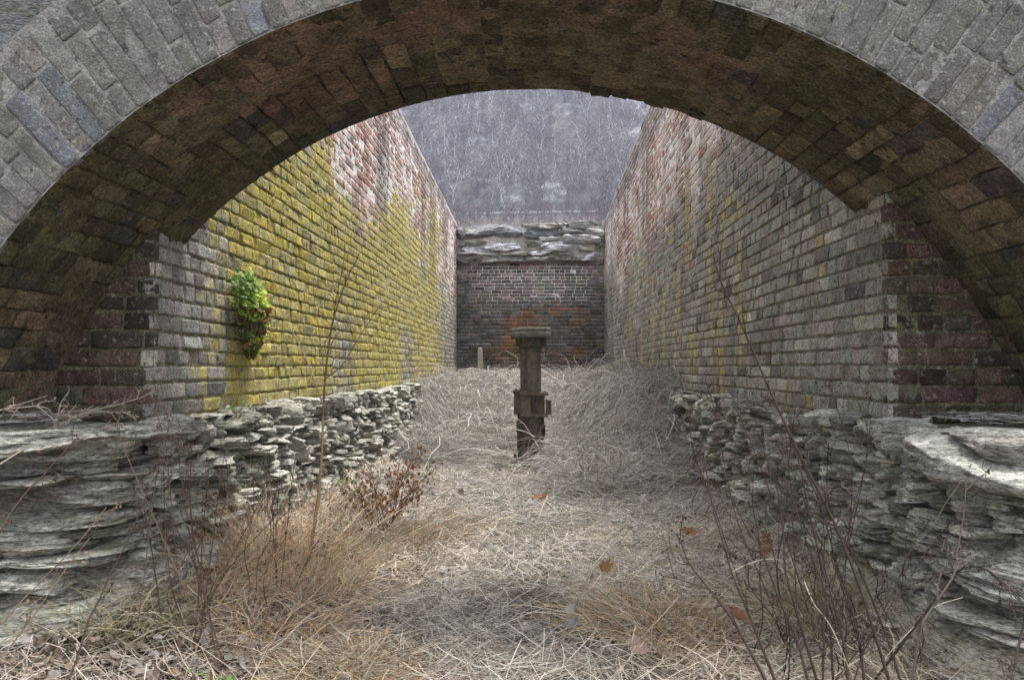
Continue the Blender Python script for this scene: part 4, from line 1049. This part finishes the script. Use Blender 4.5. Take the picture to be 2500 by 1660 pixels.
# ------------------------------------------------------------------ wooded hillside beyond
def hz(x, y):
    x, y = np.asarray(x, float), np.asarray(y, float)
    base = np.where(y < 150, np.interp(y, [34, 60, 118, 150], [-.1, 1.5, 21.5, 30.2]), 0)
    up = np.where(y >= 150, 30.2 + (np.minimum(y, 262) - 150) * .80 + np.maximum(y - 262, 0) * .05, base)
    rock = sm(y, 152, 160)
    n = fbm(x * .03, y * .03, 2., 4) - .5; led = fbm(x * .09, y * .22, 7., 4)
    road = sm(np.abs(y - 147), 6, 3)
    return np.where(y < 150, up, up) + rock * (n * 10 + (led - .5) * 4) + (1 - rock) * (n * 2) * (1 - road) * sm(y, 40, 60) + x * .012 * sm(y, 60, 120)
ux = np.concatenate((np.linspace(-420, -62, 40), np.linspace(-60, 60, 180), np.linspace(62, 420, 40))); uy = np.concatenate((np.linspace(33.9, 118, 20), np.linspace(119, 152, 40), np.linspace(153, 260, 170), np.linspace(262, 420, 20)))
U, V = np.meshgrid(ux, uy, indexing='ij'); Z = hz(U, V)
rk = fbm(U * .10, V * .14, 5.0, 4); e = np.abs(fbm(U * .35, V * .6, 9., 3) - .5)
rock = sm(rk, .52, .60) * sm(V, 150, 158)
c = mixc((.045, .042, .046), (.095, .088, .09), fbm(U * .5, V * .5, 3., 3).ravel())
c = mixc(c, mixc((.05, .055, .06), (.20, .21, .22), sm(e, .04, .18).ravel()), rock.ravel() * .7)
c = mixc(c, np.broadcast_to((.055, .045, .04), c.shape), (sm(V, 148, 142) * .8).ravel())
mb = MB(); mb.add(np.stack((U, V, Z), -1), gridq(*U.shape), None, c)
o = mb.build('hill', M['hill'], smooth=False); tag(o, 'steep rocky hillside rising behind the end wall', None, kind='structure')

def tree_strands(h, col, dense=1.0, fork=0):
    """bare winter tree: trunk polylines and twig polylines"""
    tr, cr = [], []
    lean = R.normal(0, .05, 2); tops = []
    for f in range(1 + fork):
        l2 = lean + (R.normal(0, .16, 2) if fork else 0)
        p = np.array([(l2[0] * h * t ** 1.3 + R.normal(0, .05), l2[1] * h * t ** 1.3, h * t * (.92 if f else 1)) for t in np.linspace(0, 1, 7)])
        p[0] = 0; tr.append((p, np.linspace(.010 * h, .003 * h, 7)))
        tops.append(p)
    for p in tops:
        for k in range(int(16 * dense)):
            t = R.uniform(.28, .98); b = np.array([np.interp(t * 6, range(7), p[:, i]) for i in range(3)])
            a = R.uniform(0, 6.28); L = h * R.uniform(.18, .38) * (1.15 - t * .6); up = R.uniform(.45, 1.1)
            d = np.array((math.cos(a), math.sin(a), up)); d /= np.linalg.norm(d)
            q = np.array([b + d * L * s + np.array((0, 0, .12 * L * s * s)) + R.normal(0, .03 * L, 3) * s for s in np.linspace(0, 1, 5)])
            tr.append((np.array([np.array([np.interp(s * 4, range(5), q[:, i]) for i in range(3)]) for s in np.linspace(0, 1, 7)]), np.linspace(.0036 * h, .0014 * h, 7)))
            for j in range(int(9 * dense)):
                s = R.uniform(.25, 1); b2 = np.array([np.interp(s * 4, range(5), q[:, i]) for i in range(3)])
                d2 = d * .7 + R.normal(0, .55, 3) + (0, 0, .3); d2 /= np.linalg.norm(d2); L2 = L * R.uniform(.2, .45)
                e2 = b2 + d2 * L2; cr.append(np.array((b2, (b2 + e2) / 2 + R.normal(0, .06 * L2, 3), e2)))
                for g_ in range(3):
                    b3 = b2 + (e2 - b2) * R.uniform(.3, 1); d3 = d2 + R.normal(0, .5, 3); L3 = L2 * R.uniform(.3, .7)
                    cr.append(np.array((b3, b3 + d3 * L3 * .5, b3 + d3 * L3)))
    return tr, cr
def emit_tree(mt, mc, tr, cr, pos, s, rot, tcol, ccol, tw=.018):
    cs, sn = math.cos(rot), math.sin(rot); Rm = np.array(((cs, sn, 0), (-sn, cs, 0), (0, 0, 1)))
    tp = np.stack([a for a, _ in tr]) @ Rm * s + pos; trr = np.stack([b for _, b in tr]) * s
    strands(mt, tp, trr, np.broadcast_to(tcol, (len(tp), 3)), 4)
    cpn = np.stack(cr) @ Rm * s + pos
    strands(mc, cpn, np.full((len(cpn), 3), tw) * np.array((1.2, 1, .6)), np.broadcast_to(ccol, (len(cpn), 3)) * R.uniform(.8, 1.2, (len(cpn), 1)), 2)
protos = [tree_strands(1.0, None, .85, k % 2) for k in range(8)]
mb = MB()
for k in range(980):
    y = 152 + 105 * R.random() ** 1.15; x = R.uniform(-.25, .25) * y
    s = R.uniform(4.5, 9); tone = R.uniform(.7, 1.25); tc = np.array((.09, .08, .08)) * tone if R.random() < .6 else np.array((.50, .49, .49))
    tr, cr = protos[R.integers(8)]
    emit_tree(mb, mb, tr, cr, np.array((x, y, float(hz(x, y)) - .2)), s, R.uniform(0, 6.28), tc, np.array((.19, .172, .182)) * tone)
for k in range(800):       # scrub at the road and between the trees
    y = R.uniform(116, 156) if k < 620 else R.uniform(156, 230); x = R.uniform(-.25, .25) * y
    tr, cr = protos[R.integers(8)]
    emit_tree(mb, mb, tr[:6], cr[:170], np.array((x, y, float(hz(x, y)) - .5)), R.uniform(2, 4.5), R.uniform(0, 6.28), (.11, .085, .075), np.array((.115, .09, .085)) * R.uniform(.8, 1.2), .016)
o = mb.build('woodland', M['wood_far'], smooth=False); tag(o, 'bare winter wood covering the far hillside', None, kind='stuff')

q2 = lambda cx, cy: ((950 + cx * .2752) / 1.0589, (200 + cy * .2752) / 1.0589)
for (cx, cy, d, hpx, tone, fork, label) in (
    (998, 740, 176, 330, .46, 0, 'pale straight bare tree in the middle of the hillside'),
    (882, 1010, 164, 400, .42, 0, 'pale slim bare tree low on the hillside left of middle'),
    (1340, 560, 190, 320, .40, 0, 'pale pole straight bare tree high on the hillside'),
    (1420, 400, 200, 260, .50, 2, 'whitish forked bare tree high on the hillside'),
    (1130, 520, 188, 190, .09, 1, 'dark forked bare tree above the middle rocks'),
    (1412, 860, 172, 210, .08, 1, 'dark bare tree beside the pale rock ledge'),
    (670, 1160, 153, 140, .08, 0, 'dark leaning bare tree by the guard rail'),
    (920, 1150, 154, 280, .44, 0, 'pale leaning bare tree by the guard rail'),
    (1700, 440, 196, 130, .10, 2, 'small dark spreading bare tree high on the right of the hillside'),
    (2050, 520, 190, 150, .44, 1, 'small pale forked bare tree on the right of the hillside'),
    (1645, 1200, 152, 210, .12, 0, 'dark upright bare tree at the right of the guard rail'),
    (825, 1060, 160, 190, .46, 1, 'whitish twin stemmed bare tree low on the left of the hillside')):
    q = P(*q2(cx, cy), d); z0 = float(hz(q[0], q[1])); h = hpx * .2752 / 1907 * d
    tr, cr = tree_strands(1.0, None, .8, fork); mt, mc = MB(), MB()
    emit_tree(mt, mc, tr, cr, np.zeros(3), h, 0, (tone, tone * .98, tone * .96), (min(tone, .26), min(tone, .26) * .92, min(tone, .26) * .92))
    root = empty('bare_tree', (q[0], q[1], z0 - .3)); tag(root, label, 'tree', 'single trees told apart on the hillside')
    mt.build('trunk', M['wood_far'], root); mc.build('crown', M['wood_far'], root, False)

# guard rail along the road at the hill foot
mb = MB(); xs_ = np.linspace(-48, 48, 60); zz = hz(xs_, np.full(60, 146.)) + .95
yy_ = np.full(60, 146.)
prof = np.array(((0, -.17), (-.05, -.09), (0, 0), (-.05, .09), (0, .17)))
v = np.stack([np.stack((xs_, yy_ + a, zz + b), -1) for a, b in prof], 1)
rail = empty('guard_rail', (0, 146, float(hz(0, 146)))); tag(rail, 'pale steel guard rail along the road at the foot of the hill', 'guard rail')
TG = mathutils.Matrix.Translation(-rail.location)
mb.add(v, gridq(60, 5), None, (.50, .50, .52)); o = mb.build('beam', M['wood_far'], rail); o.data.transform(TG)
mb = MB()
for k in range(0, 60, 2): box(mb, xs_[k] - .08, xs_[k] + .08, 146.02, 146.2, zz[k] - 1.3, zz[k] + .2, (.2, .18, .16))
o = mb.build('posts', M['wood_far'], rail, False); o.data.transform(TG); o['kind'] = 'stuff'

# ------------------------------------------------------------------ the air between here and the hill
mb = MB(); box(mb, -440, 440, -30, 440, -3, 150)
hm = D.materials.new('haze_air'); hm.use_nodes = True; nt = hm.node_tree; nt.nodes.remove(nt.nodes['Principled BSDF'])
pv = nt.nodes.new('ShaderNodeVolumePrincipled'); pv.inputs['Density'].default_value = HAZE; pv.inputs['Color'].default_value = (.74, .80, 1, 1)
nt.links.new(pv.outputs[0], nt.nodes['Material Output'].inputs['Volume'])
o = mb.build('haze', hm, smooth=False); tag(o, 'thin bluish winter haze in front of the hillside', None, kind='stuff')

# ------------------------------------------------------------------ light, sky, camera
SUN_EL, SUN_AZ = rad(79), rad(80)       # azimuth from +y towards +x: behind and to the right
w = D.worlds.new('World'); S.world = w; w.use_nodes = True
nt = w.node_tree; bg = nt.nodes['Background']
sky = nt.nodes.new('ShaderNodeTexSky'); sky.sky_type = 'NISHITA'; sky.sun_disc = False; sky.sun_elevation = SUN_EL; sky.sun_rotation = SUN_AZ; sky.air_density = 1.0; sky.dust_density = 3.0
hs = nt.nodes.new('ShaderNodeHueSaturation'); hs.inputs['Saturation'].default_value = .26
nt.links.new(sky.outputs[0], hs.inputs['Color']); nt.links.new(hs.outputs[0], bg.inputs['Color']); bg.inputs['Strength'].default_value = .13
sl = D.lights.new('sun', 'SUN'); sl.energy = 1.5; sl.angle = rad(18); sl.color = (1, .96, .90)
so = D.objects.new('sun', sl); COL.objects.link(so)
dv = mathutils.Vector((math.sin(SUN_AZ) * math.cos(SUN_EL), math.cos(SUN_AZ) * math.cos(SUN_EL), math.sin(SUN_EL)))
so.rotation_euler = dv.to_track_quat('Z', 'Y').to_euler(); so.location = (0, 0, 30)

cam = D.cameras.new('camera'); cam.sensor_width = 36; cam.lens = 36 * F; cam.clip_end = 6000; cam.clip_start = .02
co = D.objects.new('camera', cam); COL.objects.link(co); co.location = (0, 0, EYE); co.rotation_euler = (math.pi / 2 + PITCH, 0, YAW)
S.camera = co
S.view_settings.view_transform = 'Standard'; S.view_settings.look = 'None'; S.view_settings.exposure = 1.9; S.view_settings.gamma = 1
S.cycles.use_denoising = True; S.cycles.denoising_prefilter = 'NONE'; S.cycles.volume_bounces = 0
S.cycles.max_bounces = 8; S.cycles.diffuse_bounces = 5
